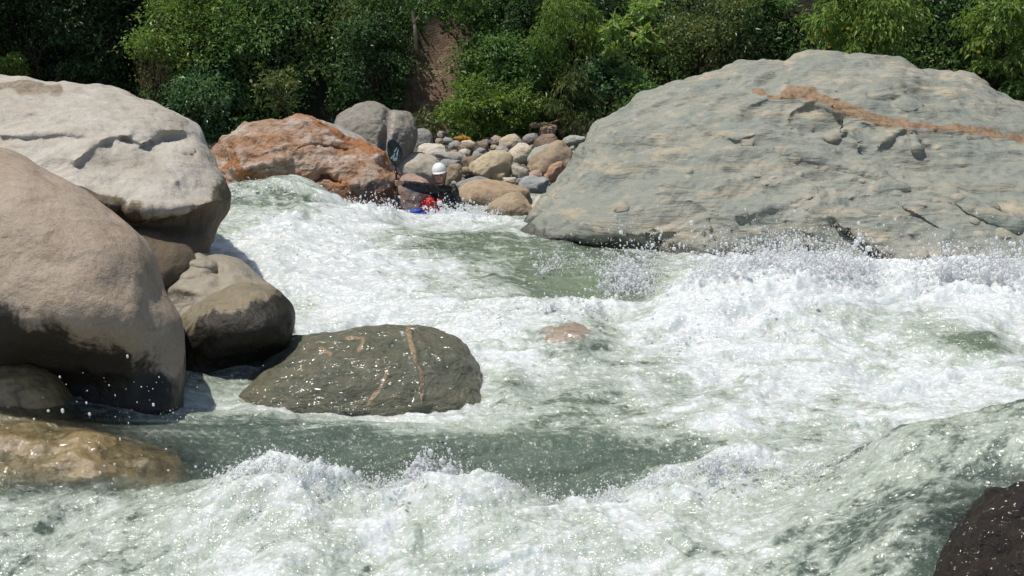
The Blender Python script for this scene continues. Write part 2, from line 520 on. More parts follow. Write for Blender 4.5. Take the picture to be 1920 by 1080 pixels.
def hill_base(x):                                   # where the slope starts
    return 31.0 + 0.5 * np.sin(x * 0.5 + 1) + 3.4 * sstep(-7.8, -9.6, x) - 1.0 * sstep(4, 9, x)


def hill_h(x, y):
    t = y - hill_base(x)
    n = fbm(np.stack([x * 0.35, y * 0.35, 0 * x], 1), 4)
    z = 0.55 + np.where(t > 0, 1.75 * t - 0.02 * t * t, 0.35 * t) + 0.5 * n * sstep(-0.5, 2.0, t)
    gully = np.exp(-((x - (-1.75 + 0.12 * (y - 31))) / 0.55) ** 2)
    z = z - 0.55 * gully * sstep(0.2, 1.0, t) + 0.22 * gully * fbm(np.stack([x * 2.2, y * 2.2, 0 * x], 1), 4)
    return z


def hill_scar(x, y, z):
    cx = -1.8 + 0.10 * (y - 31) + 0.25 * perlin(np.stack([y * 1.3, 0 * y, 0 * y], 1))
    d = np.abs(x - cx) / (0.50 + 0.3 * perlin(np.stack([y * 0.9, x * .5, 0 * y + 4], 1)))
    return np.clip(1.5 - d, 0, 1) * sstep(3.4, 2.2, z)


sheet('hillside', -45, 45, 420, 28.5, 60, 200, hill_h, M['hill'], {'scar': hill_scar})
# ------------------------------------------------------------------ boulders
def boulder(name, label, outline, D, tf, tb, mat, lean=(0.0, 0.0), p=2.3, nth=180, nf=90, nb=30, noise=((1.2, 0.05), (4.0, 0.02)),
            bumps=(), ridges=(), steps=(), veins=(), stain_shades=(), wet_z=None, group=None, centre=None, cat='boulder', seed=0.0, ridge_noise=0.0,
            folds=None, facets=0, nodules=None):
    """A closed boulder: its outline at distance D, tf metres of bulge in front, tb behind."""
    o = spline(outline, nth)
    c = np.array(centre, float) if centre is not None else np.array([(o[:, 0].max() + o[:, 0].min()) / 2, (o[:, 1].max() + o[:, 1].min()) / 2])
    phi = np.concatenate([np.linspace(0.02, math.pi / 2, nf), np.linspace(math.pi / 2, math.pi - 0.02, nb)[1:]])
    s = np.sin(phi)[:, None]
    front = (phi <= math.pi / 2 + 1e-6)[:, None]
    q = c + s[..., None] * (o[None] - c)                 # (nphi, nth, 2)
    prof = np.clip(1 - s ** p, 0, 1) ** (1 / p)
    dep = D + lean[0] * (q[..., 0] - c[0]) + lean[1] * (q[..., 1] - c[1]) + np.where(front, -tf * prof, tb * prof)
    px, py = q[..., 0].ravel(), q[..., 1].ravel()
    fr = (front & (s >= 0)).repeat(nth, 1).ravel()
    sf = s.repeat(nth, 1).ravel()
    dep = dep.ravel()
    fade = np.where(fr, 1 - np.clip(sf, 0, 1) ** 10, 0)
    for (bx, by, rx, ry, amt) in bumps:
        dep += fade * amt * np.exp(-((px - bx) / rx) ** 2 - ((py - by) / ry) ** 2)
    wob = 9.0 * perlin(np.stack([px / 45, py / 45, 0 * px + seed], 1)) + 4.0 * perlin(np.stack([px / 14, py / 14, 0 * px + seed], 1))
    for (line, w, amt) in ridges:
        d, sd = polydist(px, py, spline(line, 40, False))
        dep -= fade * amt * np.exp(-((d + wob * 0.25) / w) ** 2)
    for (line, w, amt, reach) in steps:                  # one side set back by amt, fading over reach
        d, sd = polydist(px, py, spline(line, 40, False))
        dd = d * sd + wob * 0.5
        dep += fade * amt * (0.5 + 0.5 * np.tanh(dd / w)) * np.exp(-(np.maximum(dd, 0) / reach) ** 2) * np.exp(-(np.maximum(d - np.abs(dd) - 2, 0) / 20) ** 2)
    knob = np.zeros(len(px))
    if nodules:                                          # hard little knobs left standing by the water
        nr_ = np.random.RandomState(int(seed * 10) + 1)
        for _ in range(nodules[0]):
            kx, ky = nr_.uniform(o[:, 0].min(), min(o[:, 0].max(), 2000)), nr_.uniform(o[:, 1].min(), 520)
            kr = nodules[1] * nr_.lognormal(0, 0.5)
            g = np.exp(-((px - kx) / (kr * 1.5)) ** 2 - ((py - ky) / (kr * 0.8)) ** 2)
            dep -= fade * 0.007 * kr * g
            knob = np.maximum(knob, g)
    P = place(px, py, dep)
    nr = len(phi)
    N = grid_normals(P, nr, nth, True)
    cen = P.mean(0)
    if np.sum(N * (P - cen)) < 0:
        N = -N
    if facets:                                           # broken flat faces
        fr_ = np.random.RandomState(int(seed * 100) + 5)
        ext = np.ptp(P, axis=0) / 2
        for _ in range(facets):
            n_ = fr_.normal(0, 1, 3); n_[1] -= 0.4; n_ /= np.linalg.norm(n_)
            rad = np.linalg.norm(ext * n_)
            dd_ = (P - cen) @ n_ - rad * (fr_.uniform(0.52, 0.82) if cat == 'stone' else fr_.uniform(0.60, 0.86))
            P = P - n_ * (np.where(dd_ > 0, dd_ * 0.88, 0))[:, None]
        N = grid_normals(P, nr, nth, True)
        if np.sum(N * (P - cen)) < 0:
            N = -N
    off = np.array([seed * 3.1, seed * 1.7, seed * 0.9])
    disp = 0
    for (sc, amp) in noise:
        disp = disp + amp * fbm(P * sc + off, 3)
    if ridge_noise:
        disp = disp + ridge_noise * ridged(P * np.array([1.0, 1.0, 2.6]) * 1.3 + off, 4)
    if folds is not None:
        # sheared wavy folds running along one dip direction
        dip, stretch, sc, amp = folds
        ca, sa = math.cos(dip), math.sin(dip)
        w = fbm(P * 0.5 + off, 2)
        L = np.stack([(P[:, 0] * ca + P[:, 2] * sa) * sc * stretch + w, P[:, 1] * sc * 0.6, (-P[:, 0] * sa + P[:, 2] * ca) * sc + 1.2 * w], 1)
        rr = ridged(L + off, 4, 0.5)
        disp = disp + amp * (rr - 0.6)
    P = P + N * np.asarray(disp)[:, None] * np.ones((1, 3))
    att = {}
    v = np.zeros(len(P))
    for (line, w) in veins:
        d, sd = polydist(px, py, spline(line, 40, False))
        ww = w * (0.75 + 0.5 * perlin(np.stack([px / 25, py / 25, 0 * px + 3.3], 1)))
        v = np.maximum(v, np.where(fr, np.clip(1.15 - np.abs(d + 0.25 * wob) / np.maximum(ww, 0.5), 0, 1), 0))
    att['vein'] = v
    att['knob'] = knob
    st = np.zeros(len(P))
    for (line, w, sgn) in stain_shades:                       # stain and painted shade to one side of a line
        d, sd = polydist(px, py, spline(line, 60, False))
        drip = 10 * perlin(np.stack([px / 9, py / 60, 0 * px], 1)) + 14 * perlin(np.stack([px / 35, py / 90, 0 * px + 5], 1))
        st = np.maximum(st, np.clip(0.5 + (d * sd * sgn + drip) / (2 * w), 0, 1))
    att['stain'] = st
    if wet_z is None:
        att['wet'] = np.zeros(len(P))
    else:
        att['wet'] = np.clip(0.5 + (wet_z + 0.16 * fbm(P * 2.0 + off, 3) - P[:, 2]) / 0.25, 0, 1)
    F = grid_faces(nr, nth, True)
    V = np.concatenate([P, P[:nth].mean(0)[None], P[-nth:].mean(0)[None]])
    k = np.arange(nth)
    cap1 = np.stack([np.full(nth, len(P)), k, (k + 1) % nth], 1)
    cap2 = np.stack([np.full(nth, len(P) + 1), len(P) - nth + (k + 1) % nth, len(P) - nth + k], 1)
    for a in att:
        att[a] = np.concatenate([att[a], [att[a][:nth].mean(), att[a][-nth:].mean()]])
    loc = [cen[0], cen[1], P[:, 2].min()]
    ob = mesh_np(name, V, [F[:, ::-1], cap1, cap2], mat, None, True, att, loc)
    return tag(ob, label, cat, group)


# the giant boulder on the right bank
boulder('giant_boulder', 'huge green-grey boulder with an orange vein, filling the right bank', [
    (975, 452), (987, 417), (1005, 385), (1023, 358), (1042, 341), (1070, 305), (1088, 270), (1114, 233), (1172, 206), (1207, 183), (1240, 168),
    (1280, 152), (1340, 130), (1390, 111), (1453, 110), (1474, 116), (1513, 105), (1553, 109), (1582, 115), (1613, 112), (1690, 114), (1715, 123),
    (1773, 142), (1813, 143), (1848, 160), (1897, 191), (1960, 232), (2080, 300), (2240, 420), (2330, 560), (2200, 700), (1900, 690), (1600, 660),
    (1350, 590), (1180, 515), (1075, 475)],
    17.6, 1.9, 2.6, M['giant'], lean=(-0.0006, -0.0088), p=2.2, nth=560, nf=380, nb=24, centre=(1560, 400), noise=((0.8, 0.12), (2.6, 0.04), (9.0, 0.012)),
    folds=(-0.22, 0.18, 1.6, 0.06), seed=4.0, nodules=(420, 2.6),
    bumps=((1250, 330, 160, 90, -0.25), (1660, 180, 30, 14, -0.22), (1700, 205, 22, 10, -0.15), (1430, 150, 60, 30, 0.15), (1500, 230, 70, 40, 0.25), (1760, 320, 150, 50, 0.2),
           (1600, 400, 200, 40, -0.15)),
    ridges=(([(1340, 152), (1390, 160), (1440, 176), (1490, 178), (1530, 188), (1580, 210), (1640, 222), (1720, 238), (1800, 246), (1930, 264), (2050, 290)], 12, 0.13),
            ([(1290, 225), (1380, 262), (1460, 285), (1540, 302), (1620, 322), (1690, 350), (1760, 360), (1860, 390)], 10, 0.10),
            ([(1380, 232), (1392, 205), (1440, 178)], 7, 0.06), ([(1500, 250), (1480, 215), (1520, 190)], 6, 0.08),
            ([(1380, 400), (1460, 385), (1530, 358), (1560, 372), (1640, 358), (1740, 345)], 9, 0.07), ([(1240, 190), (1290, 188), (1340, 180)], 6, 0.08),
            ([(1560, 260), (1590, 240), (1610, 270)], 10, 0.14), ([(1420, 130), (1450, 140)], 6, 0.1), ([(1210, 345), (1260, 350), (1340, 390), (1420, 400)], 14, 0.07),
            ([(1780, 370), (1830, 400), (1900, 430)], 9, 0.1), ([(1650, 270), (1700, 240), (1720, 280)], 8, 0.1)),
    steps=(([(1150, 250), (1300, 300), (1420, 330), (1560, 420)], 14, 0.07, 160), ([(1580, 260), (1600, 330), (1680, 380)], 10, 0.08, 90)),
    veins=(([(1415, 165), (1450, 176), (1475, 180), (1500, 178)], 9), ([(1480, 172), (1530, 186), (1580, 208), (1640, 222), (1720, 236), (1800, 243), (1930, 260), (2050, 290)], 12)),
    wet_z=0.86)

# the two big boulders on the left bank
boulder('boulder', 'huge pale cream boulder behind the smooth brown one on the left', [
    (-330, 230), (-240, 150), (-100, 128), (0, 138), (45, 143), (90, 152), (150, 156), (200, 162), (253, 178), (310, 194), (353, 221), (374, 247), (380, 268), (389, 287), (398, 304),
    (417, 333), (426, 360), (431, 385), (424, 412), (412, 435), (396, 475), (360, 540), (200, 580), (0, 560), (-250, 480), (-350, 340)],
    14.6, 1.5, 1.5, M['pale'], lean=(0.0, -0.0085), p=2.5, nth=420, nf=260, centre=(130, 330), noise=((0.9, 0.09), (3.0, 0.028), (11.0, 0.007)), seed=9.0,
    bumps=((0, 175, 90, 16, 0.22), (270, 200, 40, 10, -0.16), (335, 262, 45, 16, 0.22), (60, 200, 120, 25, -0.12), (370, 340, 30, 40, 0.12), (300, 430, 120, 30, 0.2), (120, 290, 70, 16, -0.10), (60, 220, 30, 8, 0.06)),
    ridges=(([(0, 250), (60, 252), (120, 248), (190, 256), (240, 250)], 8, 0.10), ([(140, 300), (170, 275), (200, 258)], 9, 0.12), ([(230, 262), (290, 285), (360, 300)], 6, -0.10),
            ([(330, 335), (350, 330), (365, 340)], 8, 0.04), ([(250, 400), (330, 392), (390, 380), (425, 372)], 12, 0.12)),
    steps=(([(290, 262), (320, 250), (372, 246)], 5, 0.2, 30), ([(225, 395), (300, 410), (420, 385)], 10, 0.24, 150)),
    veins=(([(0, 168), (40, 170), (75, 172), (110, 170)], 16),),
    stain_shades=(([(200, 372), (260, 392), (330, 402), (385, 380), (408, 330), (420, 300)], 26, 1),), wet_z=0.95)  # dark brown tone here is the underside's shade put into the colour

boulder('boulder', 'large smooth brown boulder with a wet, shaded black underside at the left edge', [
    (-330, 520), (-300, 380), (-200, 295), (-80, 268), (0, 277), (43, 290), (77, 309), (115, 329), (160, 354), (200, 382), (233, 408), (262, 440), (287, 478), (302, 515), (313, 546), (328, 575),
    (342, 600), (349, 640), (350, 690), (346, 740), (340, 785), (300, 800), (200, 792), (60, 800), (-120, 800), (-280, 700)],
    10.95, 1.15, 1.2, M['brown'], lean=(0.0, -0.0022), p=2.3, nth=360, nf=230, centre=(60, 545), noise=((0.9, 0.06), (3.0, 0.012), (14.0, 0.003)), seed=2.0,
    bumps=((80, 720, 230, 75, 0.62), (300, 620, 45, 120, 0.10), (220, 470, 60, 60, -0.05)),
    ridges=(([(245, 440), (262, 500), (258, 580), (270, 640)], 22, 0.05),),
    stain_shades=(([(-350, 560), (-100, 555), (0, 560), (50, 590), (110, 615), (165, 640), (225, 655), (300, 690), (352, 730)], 62, 1),), wet_z=0.9)  # black below: wet stain and overhang shade painted as one colour

boulder('rock', 'layered grey-tan rock between the smooth brown boulder and the white rapid', [
    (270, 500), (290, 474), (327, 465), (367, 467), (390, 478), (430, 486), (467, 502), (500, 526), (520, 545), (535, 600), (500, 690), (420, 720), (320, 700), (260, 610)],
    12.6, 0.75, 0.7, M['tan_wet'], lean=(0.0, -0.006), nth=260, nf=160, centre=(400, 570), noise=((1.6, 0.05), (5.0, 0.014)), seed=5.0, cat='rock',
    bumps=((410, 515, 14, 22, 0.16), (330, 510, 80, 10, 0.04), (330, 560, 70, 14, 0.10)), ridges=(([(300, 497), (350, 492), (395, 500)], 6, 0.06), ([(300, 525), (350, 528), (400, 515)], 7, -0.06)),
    wet_z=0.96)
boulder('rock', 'rounded olive rock, its lower half black, beside the white rapid', [
    (335, 620), (347, 589), (383, 561), (410, 545), (433, 535), (467, 532), (510, 540), (534, 557), (549, 584), (548, 613), (535, 648), (500, 676), (470, 700), (400, 720), (345, 715), (330, 670)],
    11.6, 0.6, 0.6, M['olive'], lean=(0.0, -0.003), nth=240, nf=150, centre=(440, 620), noise=((1.8, 0.035), (6.0, 0.012)), seed=6.0, cat='rock',
    bumps=((430, 690, 110, 45, 0.35),), stain_shades=(([(325, 650), (380, 600), (420, 584), (460, 588), (500, 562), (552, 545)], 20, 1),), wet_z=0.78)
boulder('rock', 'wet dark green rock with pale veins, glinting in the middle of the stream', [
    (420, 745), (455, 705), (492, 678), (540, 640), (600, 626), (660, 616), (720, 613), (752, 616), (772, 612), (800, 618), (835, 630), (870, 644), (892, 670), (902, 705), (914, 740), (922, 772),
    (885, 800), (780, 820), (640, 822), (520, 815), (440, 800)],
    11.3, 0.75, 0.7, M['wetgreen'], lean=(0.0, -0.0048), p=2.2, nth=320, nf=220, centre=(690, 715), noise=((1.5, 0.05), (4.0, 0.022), (11.0, 0.007)), seed=8.0, cat='rock',
    folds=(0.5, 0.35, 4.0, 0.016), bumps=((755, 616, 6, 40, 0.04),), ridges=(([(770, 620), (780, 680), (792, 760)], 9, 0.03),),
    veins=(([(766, 618), (770, 640), (778, 668), (790, 700), (793, 760)], 7), ([(728, 690), (715, 720), (690, 755)], 6), ([(650, 632), (680, 632), (672, 655)], 6), ([(600, 650), (620, 665)], 6)))
boulder('rock', 'brown ledge rock half hidden under the smooth brown boulder', [
    (-140, 700), (-60, 672), (0, 668), (60, 678), (105, 702), (128, 724), (146, 760), (140, 800), (40, 820), (-100, 810)],
    10.3, 0.4, 0.5, M['amber'], lean=(0.0, -0.002), nth=160, nf=90, noise=((2.0, 0.04), (6.0, 0.015)), seed=3.0, cat='rock')
boulder('rock', 'shallow amber rock under a clear sheet of water, lower left corner', [
    (-330, 900), (-250, 790), (-80, 758), (0, 760), (70, 760), (130, 768), (190, 788), (250, 812), (310, 845), (365, 885), (400, 925), (330, 960), (200, 965), (0, 975), (-200, 990)],
    9.70, 0.55, 0.5, M['amber'], lean=(0.0, -0.0040), p=2.0, nth=280, nf=160, centre=(60, 880), noise=((1.8, 0.08), (4.0, 0.03), (12.0, 0.006)), seed=12.0, cat='rock', wet_z=2.0)
boulder('rock', 'brown rock barely breaking the white water, right of centre', [
    (985, 650), (1000, 628), (1035, 612), (1085, 608), (1118, 622), (1126, 645), (1105, 668), (1045, 682), (1000, 676)],
    12.21, 0.24, 0.3, M['umber'], lean=(0.0, -0.006), nth=140, nf=70, noise=((3.0, 0.03), (9.0, 0.012)), seed=14.0, cat='rock', wet_z=2.0)
boulder('rock', 'black wet rock under a thin sliding sheet in the lower right corner', [
    (1705, 1150), (1745, 1075), (1790, 1010), (1830, 958), (1880, 918), (1940, 888), (2050, 866), (2200, 900), (2260, 1050), (2150, 1200), (1850, 1220)],
    7.1, 0.45, 0.5, M['black'], lean=(0.0, -0.003), p=2.0, nth=220, nf=130, noise=((2.5, 0.09), (7.0, 0.035), (22.0, 0.012)), seed=15.0, cat='rock', wet_z=3.0)

# boulders across the river
boulder('boulder', 'big rust-orange boulder behind the white wave, left of the kayaker', [
    (386, 290), (389, 278), (411, 270), (433, 259), (455, 246), (469, 241), (509, 236), (531, 234), (564, 233), (602, 241), (631, 250), (656, 268), (691, 276), (707, 287), (727, 308), (740, 332),
    (745, 352), (744, 385), (720, 420), (640, 450), (520, 440), (430, 420), (408, 350), (395, 315)],
    21.1, 0.85, 0.9, M['rust'], lean=(0.0, -0.006), nth=380, nf=240, centre=(565, 335), noise=((1.1, 0.10), (3.5, 0.045), (11.0, 0.018)), ridge_noise=0.05, facets=7, seed=21.0,
    bumps=((440, 310, 25, 25, -0.15), (560, 345, 80, 30, 0.25), (670, 350, 40, 40, -0.12), (520, 350, 40, 20, 0.1)),
    ridges=(([(560, 282), (600, 274), (650, 282), (700, 276)], 4, -0.12), ([(640, 345), (610, 330), (590, 345)], 4, -0.12), ([(450, 330), (480, 310), (540, 300)], 6, 0.08)),
    veins=(([(420, 305), (438, 300), (450, 325), (470, 345)], 18), ([(590, 238), (660, 270), (720, 305)], 10), ([(630, 350), (680, 372), (735, 360)], 16)),
    stain_shades=(([(500, 352), (560, 344), (600, 345)], 10, 1),) and (), wet_z=0.95)
boulder('boulder', 'smooth pale grey boulder peeking over the rust-orange boulder', [
    (500, 260), (531, 236), (562, 223), (600, 226), (632, 235), (662, 248), (684, 262), (695, 290), (660, 330), (560, 330), (505, 300)],
    23.4, 0.7, 0.8, M['cob_grey'], lean=(0.0, -0.006), nth=160, nf=90, noise=((1.4, 0.05), (5.0, 0.015)), seed=22.0)
boulder('boulder', 'tall grey boulder with a purple cleft, behind the paddle blade', [
    (618, 262), (622, 232), (640, 214), (669, 199), (691, 191), (716, 195), (731, 205), (745, 206), (760, 209), (777, 223), (783, 243), (781, 266), (775, 290), (750, 320), (690, 325), (640, 310)],
    24.6, 0.8, 0.9, M['greyboulder'], lean=(0.0, -0.005), nth=240, nf=150, noise=((1.2, 0.08), (4.0, 0.03), (12.0, 0.01)), seed=23.0,
    ridges=(([(733, 203), (728, 230), (722, 260), (715, 300)], 7, -0.2),), veins=(([(738, 212), (733, 240), (722, 275)], 7),))

# ------------------------------------------------------------------ the stone bar
def stone(x0, y0, x1, y1, rot, mat, label, group='stones of the river bar', sq=2.5, low=1.12, dD=0.0, seed=None, cat='stone', wet=None):
    cx, cy = (x0 + x1) / 2, (y0 + y1) / 2
    a, b = (x1 - x0) / 2, (y1 - y0) / 2 * low
    cy += (y1 - y0) / 2 * (low - 1)
    rr = random.Random(seed if seed is not None else int(x0 * 31 + y0 * 7))
    n = 14
    ph = [rr.uniform(0, 6.28) for _ in range(4)]
    R = math.radians(rot)
    # the rotated superellipse is scaled so that its box is the given one
    pts = []
    for i in range(n):
        t = 2 * math.pi * i / n
        ct, st = math.cos(t), math.sin(t)
        r = (abs(ct) ** sq + abs(st) ** sq) ** (-1 / sq)
        r *= 1 + 0.07 * math.sin(2 * t + ph[0]) + 0.06 * math.sin(3 * t + ph[1]) + 0.04 * math.sin(5 * t + ph[2])
        X, Y = r * ct, r * st * (0.62 if rot else 1.0)
        pts.append((X * math.cos(R) - Y * math.sin(R), X * math.sin(R) + Y * math.cos(R)))
    P = np.array(pts)
    mn, mx = P.min(0), P.max(0)
    P = (P - (mn + mx) / 2) / ((mx - mn) / 2)
    out = P * [a, b] + [cx, cy]
    D = bar_D(y1) + dD
    w = min(a, 1.6 * b) * ppm(D)
    return boulder('river_stone', label, out, D + w * 0.7, w * 0.95, w * 0.9, mat, lean=(0, -0.3 * w / max(b, 1)), p=2.3, nth=72, nf=36, nb=14,
                   noise=((1.0 / max(w, 0.05) * 0.5, 0.13 * w), (1.6 / max(w, 0.05), 0.06 * w), (5 / max(w, 0.05), 0.02 * w)), facets=rr.choice([3, 5, 6, 8]), group=group, cat=cat, seed=(x0 * 0.37) % 50, wet_z=wet)


C = lambda k: M['cob_' + k]
STONES = [
    (716, 287, 836, 345, 0, 'cream', 'wide flat cream boulder behind the kayaker\'s raised arm'),
    (728, 319, 812, 420, 0, 'pink', 'rusty pinkish boulder under the kayaker\'s raised arm'),
    (836, 306, 868, 350, 0, 'tan', 'tan stone just right of the white helmet'),
    (811, 297, 870, 318, 4, 'bluegrey', 'pale bluish flat slab above the white helmet'),
    (779, 269, 842, 300, -14, 'cream', 'long whitish stone above the wide cream boulder'),
    (812, 284, 886, 304, 5, 'grey', 'flat dull grey stone above the bluish slab'),
    (814, 259, 830, 270, 0, 'tan', 'tiny tan stone right of the small rounded grey boulder'),
    (828, 257, 852, 268, 0, 'grey', 'small pale stone left of the orange stone'),
    (839, 263, 867, 283, 0, 'grey', 'blue-grey stone under the orange stone'),
    (851, 265, 890, 287, 8, 'brown', 'grey-brown stone below the orange stone'),
    (850, 255, 887, 266, 5, 'orange', 'bright orange stone at the foot of the creepers'),
    (888, 261, 922, 284, 0, 'brown', 'rounded brown-grey stone right of the orange one'),
    (861, 262, 894, 274, 6, 'cream', 'pale flat stone between the orange and the brown-grey stones'),
    (915, 254, 943, 275, 0, 'pink', 'pinkish grey stone at the bar\'s back, under the creepers'),
    (934, 249, 983, 279, -20, 'yellow', 'cream stone with a yellow flank at the back of the bar'),
    (976, 248, 1012, 274, -16, 'grey', 'grey stone right of the cream one with a yellow flank'),
    (1008, 233, 1050, 262, 0, 'brown', 'dark grey-brown pointed stone below the driftwood'),
    (992, 251, 1050, 282, -8, 'brown', 'brown stone in front of the dark pointed one'),
    (1057, 226, 1090, 252, 0, 'cream', 'pale topped stone highest on the bar, beside the driftwood'),
    (1066, 229, 1111, 256, 0, 'brown', 'dark brown stone touching the giant boulder at the top of the bar'),
    (952, 267, 999, 308, -25, 'cream', 'stone with a sunlit white face and dark right flank mid bar'),
    (981, 270, 1050, 312, -18, 'greengrey', 'grey-green stone streaked white mid bar'),
    (983, 262, 1092, 334, -36, 'tan', 'long tilted tan stone leaning against the giant boulder'),
    (869, 283, 962, 338, -28, 'yellow', 'large cream boulder with a deep brown right side mid bar'),
    (908, 310, 957, 339, 0, 'yellow', 'yellowish stone in front of the large cream boulder'),
    (948, 303, 977, 322, 0, 'grey', 'small whitish stone behind the cracked pale stones'),
    (958, 308, 992, 338, 20, 'cream', 'pale cracked stone right of the yellowish stone'),
    (987, 319, 1021, 338, 0, 'pink', 'tan egg-shaped stone under the long tilted one'),
    (1019, 302, 1060, 339, -30, 'pink', 'white and rust mottled stone touching the giant boulder'),
    (970, 331, 1036, 366, 6, 'bluegrey', 'smooth blue-grey stone low on the bar beside the giant boulder'),
    (855, 330, 928, 362, -6, 'grey', 'grey slab behind the big tan boulder right of the kayaker'),
    (852, 336, 996, 405, -5, 'tan', 'big tan and rust boulder at the water, right of the kayaker'),
    (901, 354, 1010, 432, -14, 'tan', 'smooth beige boulder at the water edge before the tan one'),
    (980, 360, 1030, 430, -40, 'cream', 'cream boulder wedged between the beige one and the giant boulder'),
    (859, 329, 872, 344, -40, 'cream', 'small white flat stone right of the kayaker\'s neck'),
    (844, 339, 860, 356, 0, 'greengrey', 'small round grey-green stone at the kayaker\'s shoulder'),
    (1044, 254, 1098, 273, 0, 'greengrey', 'flat greenish stone near the top of the giant boulder\'s edge'),
    (1000, 269, 1015, 281, 0, 'bluegrey', 'small grey stone on top of the streaked grey-green one'),
    (866, 293, 897, 315, 0, 'brown', 'brown stone tucked left of the large cream boulder'),
    (919, 271, 935, 282, 0, 'tan', 'small tan stone under the pinkish grey one'),
    (923, 274, 954, 287, 0, 'grey', 'flat grey stone above the large cream boulder'),
    (1046, 240, 1063, 254, 0, 'pink', 'small dark reddish stone under the driftwood end'),
    (938, 332, 968, 345, 0, 'cream', 'white slab between the yellowish stone and the big tan boulder'),
    (856, 279, 882, 291, 0, 'cream', 'small pale stone below the grey-brown one'),
    (891, 277, 911, 288, 0, 'bluegrey', 'small grey stone under the rounded brown-grey one'),
    (842, 281, 858, 290, 0, 'orange', 'small reddish stone left of a small pale one'),
]
for (x0, y0, x1, y1, rot, k, lab) in STONES:
    big = y1 > 400
    stone(x0, y0, x1, y1, rot, C(k), lab, wet=0.62 if big else None)
stone(777, 241, 815, 284, 0, C('grey'), 'small rounded grey boulder right of the tall grey one', dD=-0.6, cat='boulder')
# the little stones wedged between them
rf = random.Random(5)
for i in range(130):
    py = rf.uniform(252, 395)
    px = rf.uniform(790 + (py - 250) * 0.2, 1105 - (py - 250) * 0.75)
    w = rf.uniform(9, 24)
    h = w * rf.uniform(0.5, 0.8)
    stone(px - w / 2, py - h / 2, px + w / 2, py + h / 2, rf.choice([0, 0, 12, -15, 25]), C(rf.choice(['grey', 'tan', 'bluegrey', 'cream', 'brown', 'greengrey'])),
          'little stone wedged among the larger stones of the river bar', group='little stones between the bar boulders', dD=0.5, seed=i)

# driftwood log lying on the top of the bar
lg = Tubes()
a, b = place(997, 235, 29.3), place(1056, 243, 30.3)
mid = (a + b) / 2 + np.array([0, 0, 0.05])
lg.tube(spline([a, a * 0.7 + b * 0.3 + [0, 0, .02], mid, b], 14, False), np.linspace(0.055, 0.075, 14) * (1 + 0.12 * np.sin(np.arange(14) * 1.9)), 10)
lg.tube([mid, mid + [0.25, -0.1, 0.12], mid + [0.42, -0.12, 0.17]], [0.035, 0.025, 0.012], 7)
M['deadwood'] = plain_material('bleached_driftwood', (0.33, 0.245, 0.17), 0.9, 0.2, 20.0, 0.6)
dl = lg.build('driftwood_log', M['deadwood'], None, a)
tag(dl, 'bleached driftwood log with a pale broken end lying on the bar', 'log')
# ------------------------------------------------------------------ the river
def drop(py):
    return math.tan(PITCH + math.atan((py - 540.0) / FPX))


WC = []                              # control points: x, y, z, foam


def W(px, py, z, foam):              # where the surface is at height z towards (px, py)
    D = (CAM_Z - z) / drop(py)
    p = place(px, py, D)
    WC.append((p[0], p[1], z, foam))


def WD(px, D, z, foam):              # a hidden bit of surface at distance D
    WC.append(((px - 960) / FPX * D * 1.0, D, z, foam))


